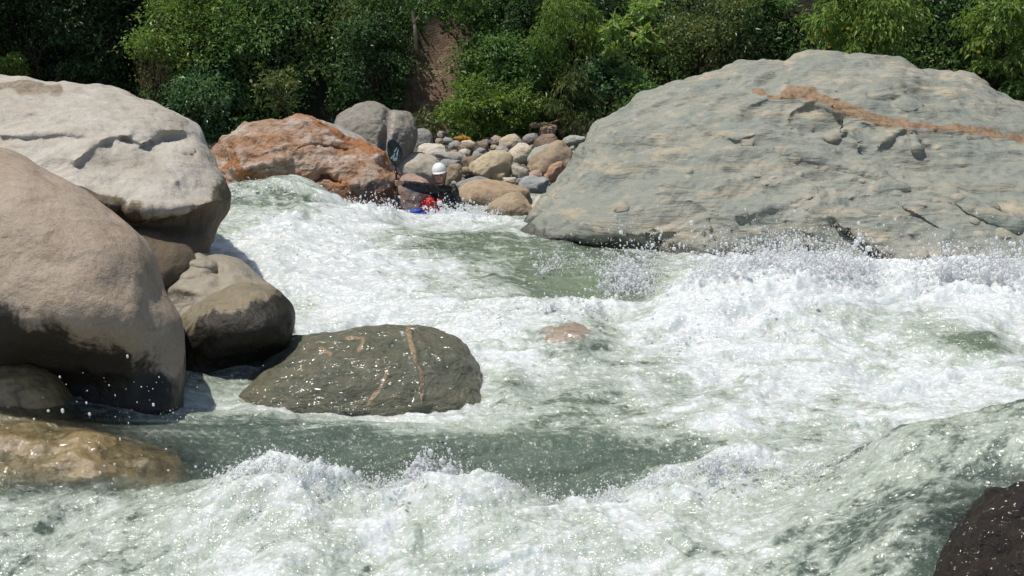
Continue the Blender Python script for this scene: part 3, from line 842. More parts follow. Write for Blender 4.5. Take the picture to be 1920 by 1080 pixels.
# foreground, bottom edge
for a in [(-400, 1080, .10, .55), (0, 1080, .13, .40), (200, 1080, .18, .50), (420, 1080, .22, .78), (700, 1080, .24, .62), (950, 1080, .24, .8), (1200, 1080, .28, .7), (1450, 1080, .38, .55), (1600, 1080, .48, .4),
          (0, 1010, .24, .38), (180, 1000, .25, .42), (330, 1000, .30, .5), (500, 970, .36, .72), (700, 980, .36, .74), (900, 990, .36, .72), (1100, 1010, .36, .72), (1300, 1000, .40, .66),
          (-400, 960, .30, .4), (0, 965, .30, .40), (150, 955, .31, .45), (260, 955, .33, .5),
          # the breaking crest
          (330, 940, .36, .6), (390, 920, .42, .7), (440, 890, .51, .76), (500, 870, .57, .78), (560, 873, .57, .8), (620, 892, .52, .8), (690, 912, .46, .8), (740, 915, .45, .78), (800, 895, .50, .8),
          (900, 910, .46, .8), (930, 905, .47, .8), (990, 938, .38, .76), (1060, 952, .34, .72), (1120, 940, .36, .72), (1200, 915, .43, .74), (1280, 890, .48, .72), (1350, 860, .54, .70), (1420, 838, .57, .66), (1480, 850, .54, .6),
          # the smooth dark band behind it
          (400, 905, .33, .12), (480, 880, .36, .05), (600, 905, .28, .04), (700, 930, .22, .04), (850, 920, .24, .06), (1000, 948, .18, .05), (1100, 930, .22, .08), (1250, 885, .32, .1), (1330, 850, .40, .2),
          (400, 790, .52, .10), (500, 795, .52, .02), (640, 806, .50, .02), (760, 826, .46, .05), (880, 822, .46, .10), (1000, 815, .47, .12), (1150, 822, .46, .14), (1300, 830, .45, .22),
          (420, 840, .44, .05), (600, 850, .41, .0), (800, 865, .37, .02), (1000, 870, .36, .03), (1150, 872, .36, .06), (320, 800, .55, .12), (340, 860, .44, .08),
          # foam behind the band, at the foot of the dark green rock
          (380, 770, .50, .55), (470, 768, .48, .72), (560, 775, .46, .70), (640, 790, .44, .62), (740, 790, .43, .66), (850, 795, .43, .66), (950, 790, .45, .55), (370, 730, .56, .35), (430, 740, .52, .3),
          (380, 700, .58, .3), (470, 690, .60, .35), (560, 740, .52, .3),
          # over the shallow amber rock
          (-300, 770, .66, .1), (0, 762, .68, .1), (100, 764, .66, .1), (200, 792, .60, .08), (0, 850, .52, .1), (150, 850, .51, .1), (280, 850, .47, .08), (0, 925, .36, .25), (150, 930, .35, .3), (300, 915, .36, .25), (230, 780, .60, .25),
          # the broad foamy pool
          (930, 740, .50, .5), (1000, 770, .48, .42), (1100, 760, .49, .36), (1250, 770, .49, .45), (1330, 815, .47, .62), (1000, 700, .54, .5), (1120, 715, .54, .46), (1250, 700, .56, .52), (1000, 650, .61, .55), (960, 680, .56, .6),
          (1060, 640, .64, .35), (1100, 620, .66, .45), (1150, 600, .68, .45), (920, 640, .60, .82), (1250, 650, .62, .58), (1200, 600, .68, .5),
          # waves right of the pool
          (1210, 800, .46, .45), (1290, 790, .50, .58), (1360, 782, .53, .56), (1430, 766, .56, .52), (1500, 772, .54, .48), (1570, 768, .54, .50), (1620, 762, .56, .5), (1700, 765, .55, .6),
          (1360, 740, .50, .60), (1450, 730, .51, .62), (1600, 735, .51, .75), (1720, 735, .52, .85), (1850, 745, .53, .8), (1950, 745, .54, .7), (2300, 740, .55, .7),
          (1450, 800, .49, .5), (1550, 810, .49, .45), (1620, 830, .48, .45), (1530, 840, .50, .4), (1500, 880, .50, .42), (1400, 880, .50, .6),
          (1350, 690, .58, .62), (1500, 690, .59, .7), (1650, 690, .60, .78), (1800, 700, .60, .72), (1950, 705, .60, .7),
          (1300, 640, .66, .72), (1400, 630, .70, .8), (1500, 625, .73, .62), (1600, 615, .76, .45), (1700, 605, .79, .4), (1780, 625, .78, .22), (1850, 655, .74, .2), (1920, 685, .70, .25), (2000, 720, .62, .4), (1640, 650, .67, .6), (1750, 670, .66, .62), (1850, 690, .62, .6),
          # white line and the pile-up in front of the giant boulder
          (880, 605, .66, .8), (950, 592, .70, .84), (1020, 584, .73, .84), (1080, 577, .75, .86), (1150, 587, .73, .86), (1210, 596, .72, .86), (1260, 575, .80, .9), (1300, 550, .87, .95), (1340, 530, .93, 1.0), (1400, 515, .98, 1.), (1470, 505, 1.0, 1.), (1550, 508, .99, .98), (1620, 524, .95, .95),
          (1690, 556, .88, .95), (1740, 535, .93, .95), (1800, 520, .97, .95), (1860, 515, .98, .95), (1930, 528, .95, .9), (2050, 540, .95, .9), (2300, 580, .85, .8),
          (1350, 580, .84, .97), (1450, 560, .92, .98), (1550, 565, .90, .85), (1650, 575, .86, .7), (1750, 565, .88, .8), (1850, 570, .86, .85), (1930, 590, .80, .75), (1860, 620, .76, .75)]:
    W(*a)
# green tongue and the chute behind the white line
for a in [(1000, 560, .66, .35), (1060, 565, .64, .12), (1120, 565, .64, .10), (1180, 570, .65, .25), (1230, 550, .68, .3), (1120, 520, .66, .06), (1060, 510, .68, .10), (1000, 500, .72, .22), (1180, 520, .70, .15), (1250, 520, .74, .35),
          (1050, 470, .76, .2), (1120, 480, .76, .15), (1200, 500, .78, .25), (980, 455, .78, .30), (930, 480, .76, .32), (900, 520, .72, .50), (940, 545, .68, .45), (860, 470, .78, .25), (900, 440, .80, .30), (820, 450, .82, .3),
          # big white slope
          (430, 470, .80, .62), (400, 500, .76, .70), (470, 440, .90, .70), (520, 420, .96, .74), (480, 400, 1.02, .42), (440, 385, 1.08, .35), (560, 480, .80, .95), (620, 440, .90, .92), (620, 500, .78, 1.), (560, 540, .68, .92), (650, 560, .66, 1.),
          (700, 500, .78, .92), (720, 460, .82, .6), (680, 430, .88, .80), (720, 560, .66, .86), (760, 520, .72, .75), (800, 560, .67, .55), (800, 500, .75, .6), (860, 570, .67, .62), (820, 595, .65, .75), (740, 595, .62, .88), (650, 600, .61, .86),
          (570, 600, .61, .75), (560, 570, .63, .62), (590, 625, .58, .7), (540, 610, .6, .7), (600, 400, 1.02, .72), (680, 405, .94, .80), (760, 430, .86, .35), (560, 375, 1.12, .4), (500, 365, 1.17, .30), (780, 470, .80, .35),
          (840, 428, .79, .66), (900, 430, .78, .62), (780, 436, .78, .45), (950, 430, .79, .5),
          # crest line hiding the foot of the far side
          (400, 375, 1.02, .4), (430, 358, 1.10, .42), (465, 351, 1.16, .45), (500, 349, 1.18, .45), (540, 350, 1.16, .42), (580, 357, 1.10, .40), (610, 366, 1.04, .45), (650, 383, .96, .60), (690, 397, .90, .82), (715, 392, .92, .85), (745, 399, .88, .8),
          (775, 414, .80, .5), (800, 412, .80, .6), (840, 402, .83, .85), (880, 404, .82, .8), (915, 409, .81, .7), (950, 420, .80, .62), (985, 440, .77, .5), (300, 400, .9, .5), (0, 420, .85, .5), (-400, 420, .8, .5)]:
    W(*a)
for D in (19.7, 20.6, 21.6, 23.0):
    for px in (-400, 0, 300, 450, 600, 700, 780, 860, 950, 1050, 1300, 1800, 2300):
        WD(px, D, (0.53 if 700 < px < 960 else 0.5) + (0.03 if D > 20.5 else 0), .35)
for px in (450, 560, 650, 740, 840, 950):
    WD(px, 18.9, .62, .4)
# behind the pile-up, under the giant boulder
for D in (15.2, 17):
    for px in (1250, 1400, 1600, 1800, 2000, 2300):
        WD(px, D, .75, .4)
# behind the breaking crest on the right and the near hump
for a in [(1590, 882, .64, .35), (1620, 850, .72, .36), (1660, 822, .82, .36), (1700, 806, .90, .36), (1760, 795, .96, .36), (1820, 784, 1.02, .36), (1880, 776, 1.07, .36), (1930, 770, 1.10, .36), (2100, 760, 1.18, .36), (2400, 750, 1.2, .4),
          (1560, 930, .56, .4), (1650, 920, .68, .30), (1750, 880, .82, .30), (1850, 850, .94, .34), (1920, 840, 1.0, .36), (1500, 980, .48, .5), (1600, 990, .58, .3), (1700, 980, .72, .25), (1770, 930, .80, .2), (1880, 893, .86, .15),
          (1680, 1060, .62, .22), (1820, 1000, .73, .15), (1900, 960, .78, .12), (1950, 1060, .62, .05), (1800, 1080, .58, .1), (2150, 900, .8, .1)]:
    W(*a)
for px, z in ((1560, .48), (1640, .47), (1720, .48), (1820, .5), (1930, .52), (2100, .55), (2400, .55)):
    WD(px, 9.5, z, .5)
    WD(px, 10.0, z + .01, .55)
for D in (4.0, 5.2, 6.2):
    for px in (-600, 0, 500, 1000, 1500, 2000, 2600):
        WD(px, D, .12 + (0.5 if px > 1900 and D > 5 else 0), .45)

WC = np.array(WC)


def rbf(Q, C, val, c=0.22, lam=1.2e-2):
    """Multiquadric surface through the control points."""
    A = np.sqrt(((C[:, None, :2] - C[None, :, :2]) ** 2).sum(-1) + c * c)
    n = len(C)
    S = np.zeros((n + 1, n + 1))
    S[:n, :n] = -A + np.eye(n) * lam
    S[:n, n] = S[n, :n] = 1
    b = np.zeros((n + 1, val.shape[1])); b[:n] = val
    w = np.linalg.solve(S, b).astype(F32)
    out = np.empty((len(Q), val.shape[1]), F32)
    Cx, Cy = C[:, 0].astype(F32), C[:, 1].astype(F32)
    for i in range(0, len(Q), 20000):
        q = Q[i:i + 20000].astype(F32)
        r = np.sqrt((q[:, 0:1] - Cx) ** 2 + (q[:, 1:2] - Cy) ** 2 + c * c)
        out[i:i + 20000] = -r @ w[:n] + w[n]
    return out


def project(P):
    y, z = P[:, 1], P[:, 2] - CAM_Z
    f = y * math.cos(PITCH) - z * math.sin(PITCH)
    v = y * math.sin(PITCH) + z * math.cos(PITCH)
    return 960 + FPX * P[:, 0] / f, 540 - FPX * v / f


def blobs(px, py, lst):
    s = np.zeros(len(px))
    for (x, y, rx, ry, a) in lst:
        s += a * np.exp(-((px - x) / rx) ** 2 - ((py - y) / ry) ** 2)
    return s


NU, NDD = 1080, 900
uu = np.concatenate([np.linspace(-1.5, -0.46, 100, endpoint=False), np.linspace(-0.46, 0.46, NU - 200), np.linspace(0.46, 1.5, 101)[1:]])
dd = np.exp(np.linspace(math.log(3.6), math.log(22.4), NDD))
# coarse surface first, then finer rows by bilinear lookup keep the solve cheap
cu, cd = uu[::4], dd[::3]
gu, gd = np.meshgrid(cu, cd)
base = rbf(np.stack([(gu * gd).ravel(), gd.ravel()], 1), WC, WC[:, 2:4]).reshape(len(cd), len(cu), 2)


def upsample(a):
    ri = np.interp(np.log(dd), np.log(cd), np.arange(len(cd)))
    ci = np.interp(uu, cu, np.arange(len(cu)))
    r0 = np.minimum(ri.astype(int), len(cd) - 2); c0 = np.minimum(ci.astype(int), len(cu) - 2)
    fr, fc = (ri - r0)[:, None], (ci - c0)[None]
    return ((1 - fr) * ((1 - fc) * a[r0][:, c0] + fc * a[r0][:, c0 + 1]) + fr * ((1 - fc) * a[r0 + 1][:, c0] + fc * a[r0 + 1][:, c0 + 1]))


Z = upsample(base[..., 0]).ravel()
FO = np.clip(upsample(base[..., 1]).ravel(), 0, 1)
U, DD = np.meshgrid(uu, dd)
X, Y = (U * DD).ravel(), DD.ravel()
P0 = np.stack([X, Y, Z], 1)
px, py = project(P0)

# flow direction: down the chute towards the camera, then sweeping left in the foreground
flow_a = math.radians(35)
near = sstep(11.0, 8.5, Y)
ca, sa = np.cos(flow_a * near), np.sin(flow_a * near)
fx, fy = X * ca + Y * sa, -X * sa + Y * ca
warp = np.stack([perlin(np.stack([X * 1.1, Y * 1.1, 0 * X], 1)), perlin(np.stack([X * 1.1, Y * 1.1, 0 * X + 7], 1))], 1)
wx, wy = X + 0.35 * warp[:, 0], Y + 0.35 * warp[:, 1]

calm = np.clip(blobs(px, py, [(600, 845, 260, 48, 1.1), (900, 860, 300, 52, 1.1), (1150, 870, 160, 40, .9), (330, 830, 120, 60, .8), (1120, 545, 110, 45, .7), (120, 850, 240, 90, .8), (1000, 480, 60, 25, .4), (1850, 1000, 120, 90, .5),
                               (470, 725, 90, 28, .6)]) * (Y < 17), 0, 1)
tongue = np.clip(blobs(px, py, [(1110, 540, 140, 60, 1.0), (950, 480, 110, 45, .7), (820, 450, 90, 25, .6), (480, 385, 90, 28, .7), (1000, 770, 200, 60, .3), (1800, 650, 140, 40, .7), (1250, 770, 200, 60, .3)]), 0, 1)
rough = np.clip(0.25 + 0.95 * FO, 0, 1.2) * (1 - 0.82 * calm)
clear = np.clip(blobs(px, py, [(100, 850, 210, 72, 1.3), (0, 800, 150, 50, .8), (300, 880, 90, 40, .6), (1060, 645, 62, 30, .55), (1840, 985, 110, 70, .85), (500, 720, 110, 30, .75), (560, 740, 60, 20, .5)]) * (Y < 14), 0, 0.94)

scale_d = np.clip(Y / 10.0, 0.55, 1.5)                 # waves in the far chute are the bigger ones
h = np.zeros(len(X), F32)
h += 0.07 * (ridged(np.stack([wx * 0.75, wy * 1.0, 0 * wx], 1), 2) - 0.55) * rough
h += 0.042 * (ridged(np.stack([wx * 1.9, wy * 2.3, 0 * wx + 3], 1), 2) - 0.55) * rough
h += 0.013 * (ridged(np.stack([wx * 4.6, wy * 5.2, 0 * wx + 5], 1), 2) - 0.55) * rough
h += 0.006 * ridged(np.stack([wx * 11, wy * 12, 0 * wx + 8], 1), 2) * rough
h += 0.010 * fbm(np.stack([X * 26, Y * 26, 0 * X + 8], 1), 2) * rough * sstep(17, 12, Y)
# smooth water: long low ripples
h += 0.034 * fbm(np.stack([fx * 1.2, fy * 4.2, 0 * X + 2], 1), 3) * (0.4 + 0.6 * calm)
h += 0.011 * ridged(np.stack([fx * 5, fy * 15, 0 * X + 6], 1), 3) * (0.25 + 0.75 * calm)
# breaking crests throw up ragged teeth
crest = blobs(px, py, [(500, 872, 90, 22, 1), (620, 895, 70, 18, 1), (790, 895, 60, 20, 1.1), (900, 905, 50, 18, 1), (1060, 945, 90, 20, .8), (1250, 900, 100, 22, .8), (1400, 845, 70, 22, .8)]) * (Y < 9.45)
pile = blobs(px, py, [(1400, 510, 110, 40, 1), (1560, 505, 100, 40, 1), (1830, 510, 120, 36, 1), (1080, 580, 120, 14, .5), (1300, 560, 60, 30, .8), (700, 398, 40, 14, .7), (850, 400, 60, 14, .7)]) * (Y < 19.2)
teeth = np.clip(ridged(np.stack([wx * 4.5, wy * 2.0, 0 * X + 31], 1), 4, 0.62) - 0.75, 0, 2)
h += 0.07 * np.clip(ridged(np.stack([wx * 2.6, wy * 1.6, 0 * X + 41], 1), 3, 0.55) - 0.7, 0, 2) * np.clip(crest, 0, 1.2) + 0.03 * teeth * np.clip(crest, 0, 1.2) + 0.07 * teeth * np.clip(pile, 0, 1.2)
h *= 1 - 0.6 * blobs(px, py, [(800, 412, 130, 26, 1.0)])

# streaky, curdled foam
fn = 0.55 * fbm(np.stack([wx * 2.1, wy * 2.6, 0 * X + 11], 1), 4, 0.6) + 0.30 * ridged(np.stack([fx * 1.8, fy * 4.5, 0 * X + 12], 1), 4, 0.6) - 0.16
FO2 = FO + (fn * 0.80) * (0.25 + 0.75 * (1 - np.abs(FO * 2 - 1.1))) * (1 - 0.75 * calm) + 0.08 * np.clip(h * 6, -1, 1.5) + 0.4 * np.clip(pile, 0, 1) + 0.12 * np.clip(crest, 0, 1)
streak = np.clip(ridged(np.stack([fx * 0.9, fy * 9.0, 0 * X + 21], 1), 3, 0.55) - 1.05, 0, 1)
FO2 = FO2 - 0.04 + 0.10 * blobs(px, py, [(1720, 900, 160, 90, 1)]) + 0.38 * streak * calm - 0.22 * sstep(10.2, 9.0, Y) - 0.10 * blobs(px, py, [(1080, 740, 300, 60, 1)]) - 0.25 * np.clip(blobs(px, py, [(1090, 530, 175, 72, 1.7), (950, 475, 120, 40, 1.3), (830, 445, 80, 20, .7), (500, 372, 110, 22, 1.3), (440, 400, 50, 30, .8), (1820, 645, 110, 28, .9), (1090, 760, 200, 50, .5)]), 0, 1)
FO2 = np.clip(FO2, 0, 1)

# choppy: crests lean downstream a little
h2 = h.reshape(NDD, NU)
gx = np.gradient(h2, axis=1).ravel(); gy = np.gradient(h2, axis=0).ravel()
P = np.stack([X - 0.35 * gx * rough, Y - 0.35 * gy * rough - 0.10 * np.clip(h, 0, 1), Z + h], 1)
river = mesh_np('river', P, grid_faces(NDD, NU), M['water'], None, True, {'foam': FO2, 'clear': clear, 'calm': calm, 'tongue': tongue})
tag(river, kind='structure')


def water_z(x, y):
    i = np.clip(np.searchsorted(dd, y), 0, NDD - 1)
    j = np.clip(np.searchsorted(uu, x / y), 0, NU - 1)
    return (Z + h).reshape(NDD, NU)[i, j]
# ------------------------------------------------------------------ flying drops
_t = (1 + 5 ** 0.5) / 2
ICO = np.array([(-1, _t, 0), (1, _t, 0), (-1, -_t, 0), (1, -_t, 0), (0, -1, _t), (0, 1, _t), (0, -1, -_t), (0, 1, -_t), (_t, 0, -1), (_t, 0, 1), (-_t, 0, -1), (-_t, 0, 1)], float)
ICO /= np.linalg.norm(ICO[0])
ICOF = np.array([(0, 11, 5), (0, 5, 1), (0, 1, 7), (0, 7, 10), (0, 10, 11), (1, 5, 9), (5, 11, 4), (11, 10, 2), (10, 7, 6), (7, 1, 8), (3, 9, 4), (3, 4, 2), (3, 2, 6), (3, 6, 8), (3, 8, 9), (4, 9, 5), (2, 4, 11), (6, 2, 10), (8, 6, 7), (9, 8, 1)])
rs = np.random.RandomState(3)
DC, DR = [], []                                         # centres, radii (anisotropic)


def jets(line, D, height, njets, ndrops, size, spread=0.12, lean=0.0, back=0.25):
    """Ragged jets of drops thrown up along a crest line given in photograph pixels."""
    L = spline(line, 200, False)
    for _ in range(njets):
        t = rs.randint(0, 200)
        p = place(L[t, 0], L[t, 1], D + rs.normal(0, back))
        zz = float(water_z(np.array([p[0]]), np.array([p[1]]))[0])
        p[2] = min(p[2], zz + 0.06) if D < 19 else p[2]
        hgt = height * rs.gamma(2.0, 0.42)
        vx, vy = rs.normal(lean, 0.45), rs.normal(-0.1, 0.3)
        n = max(2, int(1.8 * ndrops * rs.uniform(0.4, 1.6)))
        s = rs.beta(0.9, 1.7, n)                         # along the jet, thicker near the crest
        c = p + np.stack([vx * s * hgt, vy * s * hgt, s * hgt], 1) + rs.normal(0, 1, (n, 3)) * (0.03 + spread * s)[:, None] * np.array([1, 1, 0.8])
        r = 0.72 * size * rs.lognormal(-0.1, 0.65, n) * (1.25 - 0.7 * s)
        DC.append(c)
        DR.append(r[:, None] * np.stack([rs.uniform(.7, 1.2, n), rs.uniform(.7, 1.2, n), rs.uniform(.8, 1.7, n)], 1))


def scatter(x0, y0, x1, y1, D, n, size, dj=0.5):
    px = rs.normal((x0 + x1) / 2, (x1 - x0) / 3.0, n); py = rs.normal((y0 + y1) / 2, (y1 - y0) / 3.0, n)
    DC.append(place(px, py, D + rs.normal(0, dj, n)))
    r = 0.75 * size * rs.lognormal(0, 0.55, n)
    DR.append(r[:, None] * np.stack([rs.uniform(.7, 1.2, n), rs.uniform(.7, 1.2, n), rs.uniform(.8, 1.7, n)], 1))


# pile-up in front of the giant boulder
pl = [(1235, 590), (1290, 555), (1330, 525), (1390, 503), (1470, 492), (1550, 494), (1620, 510), (1690, 545)]
jets(pl, 13.45, 0.22, 170, 26, 0.0075)
jets([(1310, 530), (1400, 500), (1500, 490), (1600, 500)], 13.4, 0.30, 60, 22, 0.007, 0.16)
jets([(1690, 550), (1740, 522), (1800, 505), (1860, 500), (1930, 512), (2060, 540)], 13.4, 0.26, 130, 28, 0.0078)
jets([(1130, 500), (1180, 500), (1230, 510)], 14.3, 0.36, 26, 22, 0.008, 0.10)
jets([(1120, 545), (1200, 550), (1290, 560)], 13.8, 0.16, 26, 16, 0.006, 0.2)
scatter(1120, 430, 1330, 540, 13.8, 260, 0.0065)
jets([(1130, 470), (1160, 480), (1200, 490)], 14.6, 0.30, 14, 40, 0.008, 0.05)
scatter(1280, 430, 1640, 500, 13.5, 420, 0.0055)
scatter(1740, 470, 1930, 505, 13.4, 120, 0.0055)
scatter(1300, 520, 1650, 700, 12.4, 500, 0.006, 0.3)
jets([(920, 600), (1000, 588), (1080, 578), (1160, 590)], 13.0, 0.07, 60, 12, 0.007, 0.05)
jets([(1230, 640), (1350, 640), (1450, 650)], 12.2, 0.12, 40, 12, 0.007, 0.08)
# collars where the water breaks on stone
jets([(1000, 455), (1080, 480), (1180, 512), (1260, 530)], 15.2, 0.06, 50, 10, 0.007, 0.05)
jets([(470, 765), (560, 778), (680, 790), (800, 792), (900, 785)], 10.62, 0.035, 70, 10, 0.0042, 0.03, back=0.06)
jets([(180, 785), (260, 788), (345, 780)], 10.0, 0.03, 24, 8, 0.004, 0.03, back=0.05)
jets([(1000, 668), (1060, 678), (1110, 668)], 11.9, 0.03, 24, 8, 0.005, 0.03, back=0.06)
jets([(20, 935), (150, 940), (300, 925), (370, 905)], 9.05, 0.025, 40, 8, 0.004, 0.03, back=0.06)
# far crest
jets([(640, 382), (690, 397), (715, 392), (745, 400)], 18.3, 0.10, 50, 14, 0.008, 0.07)
jets([(800, 405), (840, 394), (880, 398), (930, 412)], 18.5, 0.12, 50, 14, 0.008, 0.07)
jets([(430, 358), (500, 349), (600, 365)], 18.2, 0.04, 40, 10, 0.008, 0.04)
scatter(680, 370, 900, 408, 18.6, 160, 0.007)
scatter(420, 400, 860, 580, 15.0, 500, 0.006, 0.5)
# foreground crest
fc = [(390, 920), (440, 890), (500, 870), (560, 873), (620, 892), (690, 912), (740, 915), (800, 895), (900, 910), (930, 905), (990, 938), (1060, 952), (1120, 940), (1200, 915), (1280, 890), (1350, 860), (1420, 838)]
jets(fc, 8.85, 0.05, 260, 16, 0.0042, 0.02, back=0.1)
jets(fc, 8.8, 0.09, 60, 24, 0.0045, 0.012, back=0.08)
jets([(776, 905), (786, 900), (792, 905)], 8.9, 0.17, 16, 60, 0.0075, 0.010, back=0.03)
jets([(832, 905), (838, 905)], 8.9, 0.20, 9, 50, 0.006, 0.005, 0.04, back=0.02)
jets([(600, 885), (740, 915), (930, 905)], 8.9, 0.06, 16, 16, 0.005, 0.02, back=0.05)
jets([(1430, 850), (1560, 880), (1640, 835)], 8.7, 0.05, 30, 10, 0.004, 0.03, back=0.08)
scatter(60, 690, 350, 800, 9.2, 60, 0.004)
scatter(0, 760, 420, 900, 8.7, 22, 0.007, 0.2)
scatter(600, 780, 1300, 960, 8.6, 90, 0.0035, 0.3)
scatter(480, 640, 900, 800, 10.3, 110, 0.004, 0.4)
DC = np.concatenate(DC); DR = np.concatenate(DR)
nd = len(DC)
V = (ICO[None] * DR[:, None, :] + DC[:, None, :]).reshape(-1, 3)
F = (ICOF[None] + 12 * np.arange(nd)[:, None, None]).reshape(-1, 3)
tag(mesh_np('spray', V, F, M['spray'], None, True), kind='stuff')
# ------------------------------------------------------------------ the jungle bank
M['leaf_bright'] = leaf_material('bright_leaves', (0.085, 0.155, 0.037), (0.163, 0.264, 0.056), (0.306, 0.373, 0.090))
M['leaf_mid'] = leaf_material('green_leaves', (0.061, 0.126, 0.041), (0.112, 0.215, 0.063), (0.226, 0.327, 0.101))
M['leaf_dark_shade'] = leaf_material('dark_green_shade_leaves', (0.034, 0.074, 0.032), (0.063, 0.126, 0.050), (0.129, 0.205, 0.077))  # dark green leaves; in the far-left recess the darkness stands in for shade
M['leaf_olive'] = leaf_material('olive_leaves', (0.078, 0.112, 0.041), (0.140, 0.184, 0.067), (0.257, 0.276, 0.115))
M['leaf_blue'] = leaf_material('blue_green_leaves', (0.061, 0.126, 0.059), (0.112, 0.215, 0.100), (0.215, 0.317, 0.154), gloss=0.3)
M['leaf_pale'] = leaf_material('pale_big_leaves', (0.115, 0.218, 0.060), (0.229, 0.364, 0.101), (0.383, 0.415, 0.161), gloss=0.3)
M['leaf_dry'] = leaf_material('dry_vine_leaves', (0.151, 0.104, 0.050), (0.215, 0.168, 0.078), (0.325, 0.285, 0.115))
M['bark'] = plain_material('dark_bark', (0.075, 0.055, 0.038), 0.9, 0.25, 14.0, 0.6)
M['bark_pale'] = plain_material('pale_bark', (0.42, 0.33, 0.23), 0.85, 0.2, 14.0, 0.5)
M['flower'] = plain_material('yellow_flower', (0.70, 0.42, 0.04), 0.6, 0.1)


def unit(v):
    return v / (np.linalg.norm(v, axis=-1, keepdims=True) + 1e-9)


def leaf_faces(base, axis, nrm, L, Wd, fold=0.25):
    """Folded four-sided leaves: (n,3) bases, unit axes and normals, lengths, widths."""
    side = unit(np.cross(axis, nrm))
    n2 = np.cross(side, axis)
    L = L[:, None]; Wd = Wd[:, None]
    a = base
    l = base + axis * L * 0.45 + side * Wd * 0.5 + n2 * Wd * fold
    r = base + axis * L * 0.45 - side * Wd * 0.5 + n2 * Wd * fold
    t = base + axis * L - n2 * L * 0.12
    V = np.stack([a, l, t, r], 1).reshape(-1, 3)
    k = 4 * np.arange(len(base))
    F = np.concatenate([np.stack([k, k + 1, k + 2], 1), np.stack([k, k + 2, k + 3], 1)])
    return V, F


def crown_mesh(name, seed, w, h, dp, nclump, per, leaf, mat, droop=0.35, aspect=0.5, parent=None, loc=None, up=0.55, shape=None, hang=0.0, cr=0.23):
    """Leaves grouped in clumps through the crown's volume; returns the object and the clump centres."""
    r = np.random.RandomState(seed)
    cs = []
    while len(cs) < nclump:
        p = r.uniform(-1, 1, 3)
        d = np.linalg.norm(p)
        if d > 1 or (d < 0.55 and r.rand() < 0.7):
            continue
        if shape == 'column':
            p[0] *= 0.85
        cs.append(p)
    cs = np.array(cs) * np.array([w / 2, dp / 2, h / 2]) * np.array([0.98, 0.86, 0.9]) + np.array([0, 0, h / 2])
    B, A, Nn, T = [], [], [], []
    for c in cs:
        R = cr * min(w, h) * r.uniform(0.6, 1.25) * np.array([1.15, 1.0, 0.8])
        n = int(1.35 * per * r.uniform(0.6, 1.4))
        d = unit(r.normal(0, 1, (n, 3)) + np.array([0, -0.25, up]))
        # uneven clump: some directions stick out as sprigs
        k = r.normal(0, 1, (7, 3))
        lump = 1 + 0.22 * np.sin(d @ k.T * 2.5).sum(1) / 2.2
        b = c + d * R * (r.uniform(0.55, 1.0, n) * lump)[:, None]
        ax = unit(d * 0.8 + r.normal(0, 0.55, (n, 3)) + np.array([0, 0, -droop - hang]))
        nn = unit(d * 0.6 + np.array([0, -0.1, 0.75]) + r.normal(0, 0.35, (n, 3)))
        B.append(b); A.append(ax); Nn.append(nn)
        T.append(np.clip(r.normal(0.5, 0.22, n) + r.normal(0, 0.16), 0, 1))
    for _ in range(int(nclump * 0.9)):                   # loose sprigs reaching out of the crown
        c = cs[r.randint(len(cs))]
        dirv = unit((c - np.array([0, 0, h * 0.4])) * [1, 1, .8] + r.normal(0, .35, 3) + [0, -.25, .2])
        n = r.randint(10, 22)
        s = np.sort(r.uniform(0.2, 1.0, n))
        ln = r.uniform(.35, .75) * cr * min(w, h) * 3.2
        b = c + dirv * (s * ln)[:, None] + np.array([0, 0, -0.22 * ln]) * (s ** 2)[:, None] + r.normal(0, .03, (n, 3))
        B.append(b); A.append(unit(dirv * .5 + r.normal(0, .7, (n, 3)) + np.array([0, 0, -droop - hang]))); Nn.append(unit(np.array([0, -.15, .8]) + r.normal(0, .4, (n, 3))))
        T.append(np.clip(r.normal(0.6, 0.2, n), 0, 1))
    B, A, Nn, T = map(np.concatenate, (B, A, Nn, T))
    L = 0.86 * leaf * r.lognormal(0, 0.3, len(B))
    V, F = leaf_faces(B, A, Nn, L, L * aspect * r.uniform(0.8, 1.2, len(B)))
    o = mesh_np(name, V, F, mat, parent, False, {'tone': np.repeat(T, 4)}, loc)
    return o, cs


def ground_point(x, z_want, y_min):
    """The hillside point below a crown."""
    ys = np.linspace(29.2, 45, 160)
    zs = hill_h(np.full(160, x), ys)
    i = int(np.argmax(zs >= z_want)) if np.any(zs >= z_want) else 159
    y = max(ys[i], y_min - 0.3)
    return np.array([x, y, float(hill_h(np.array([x]), np.array([y]))[0])])


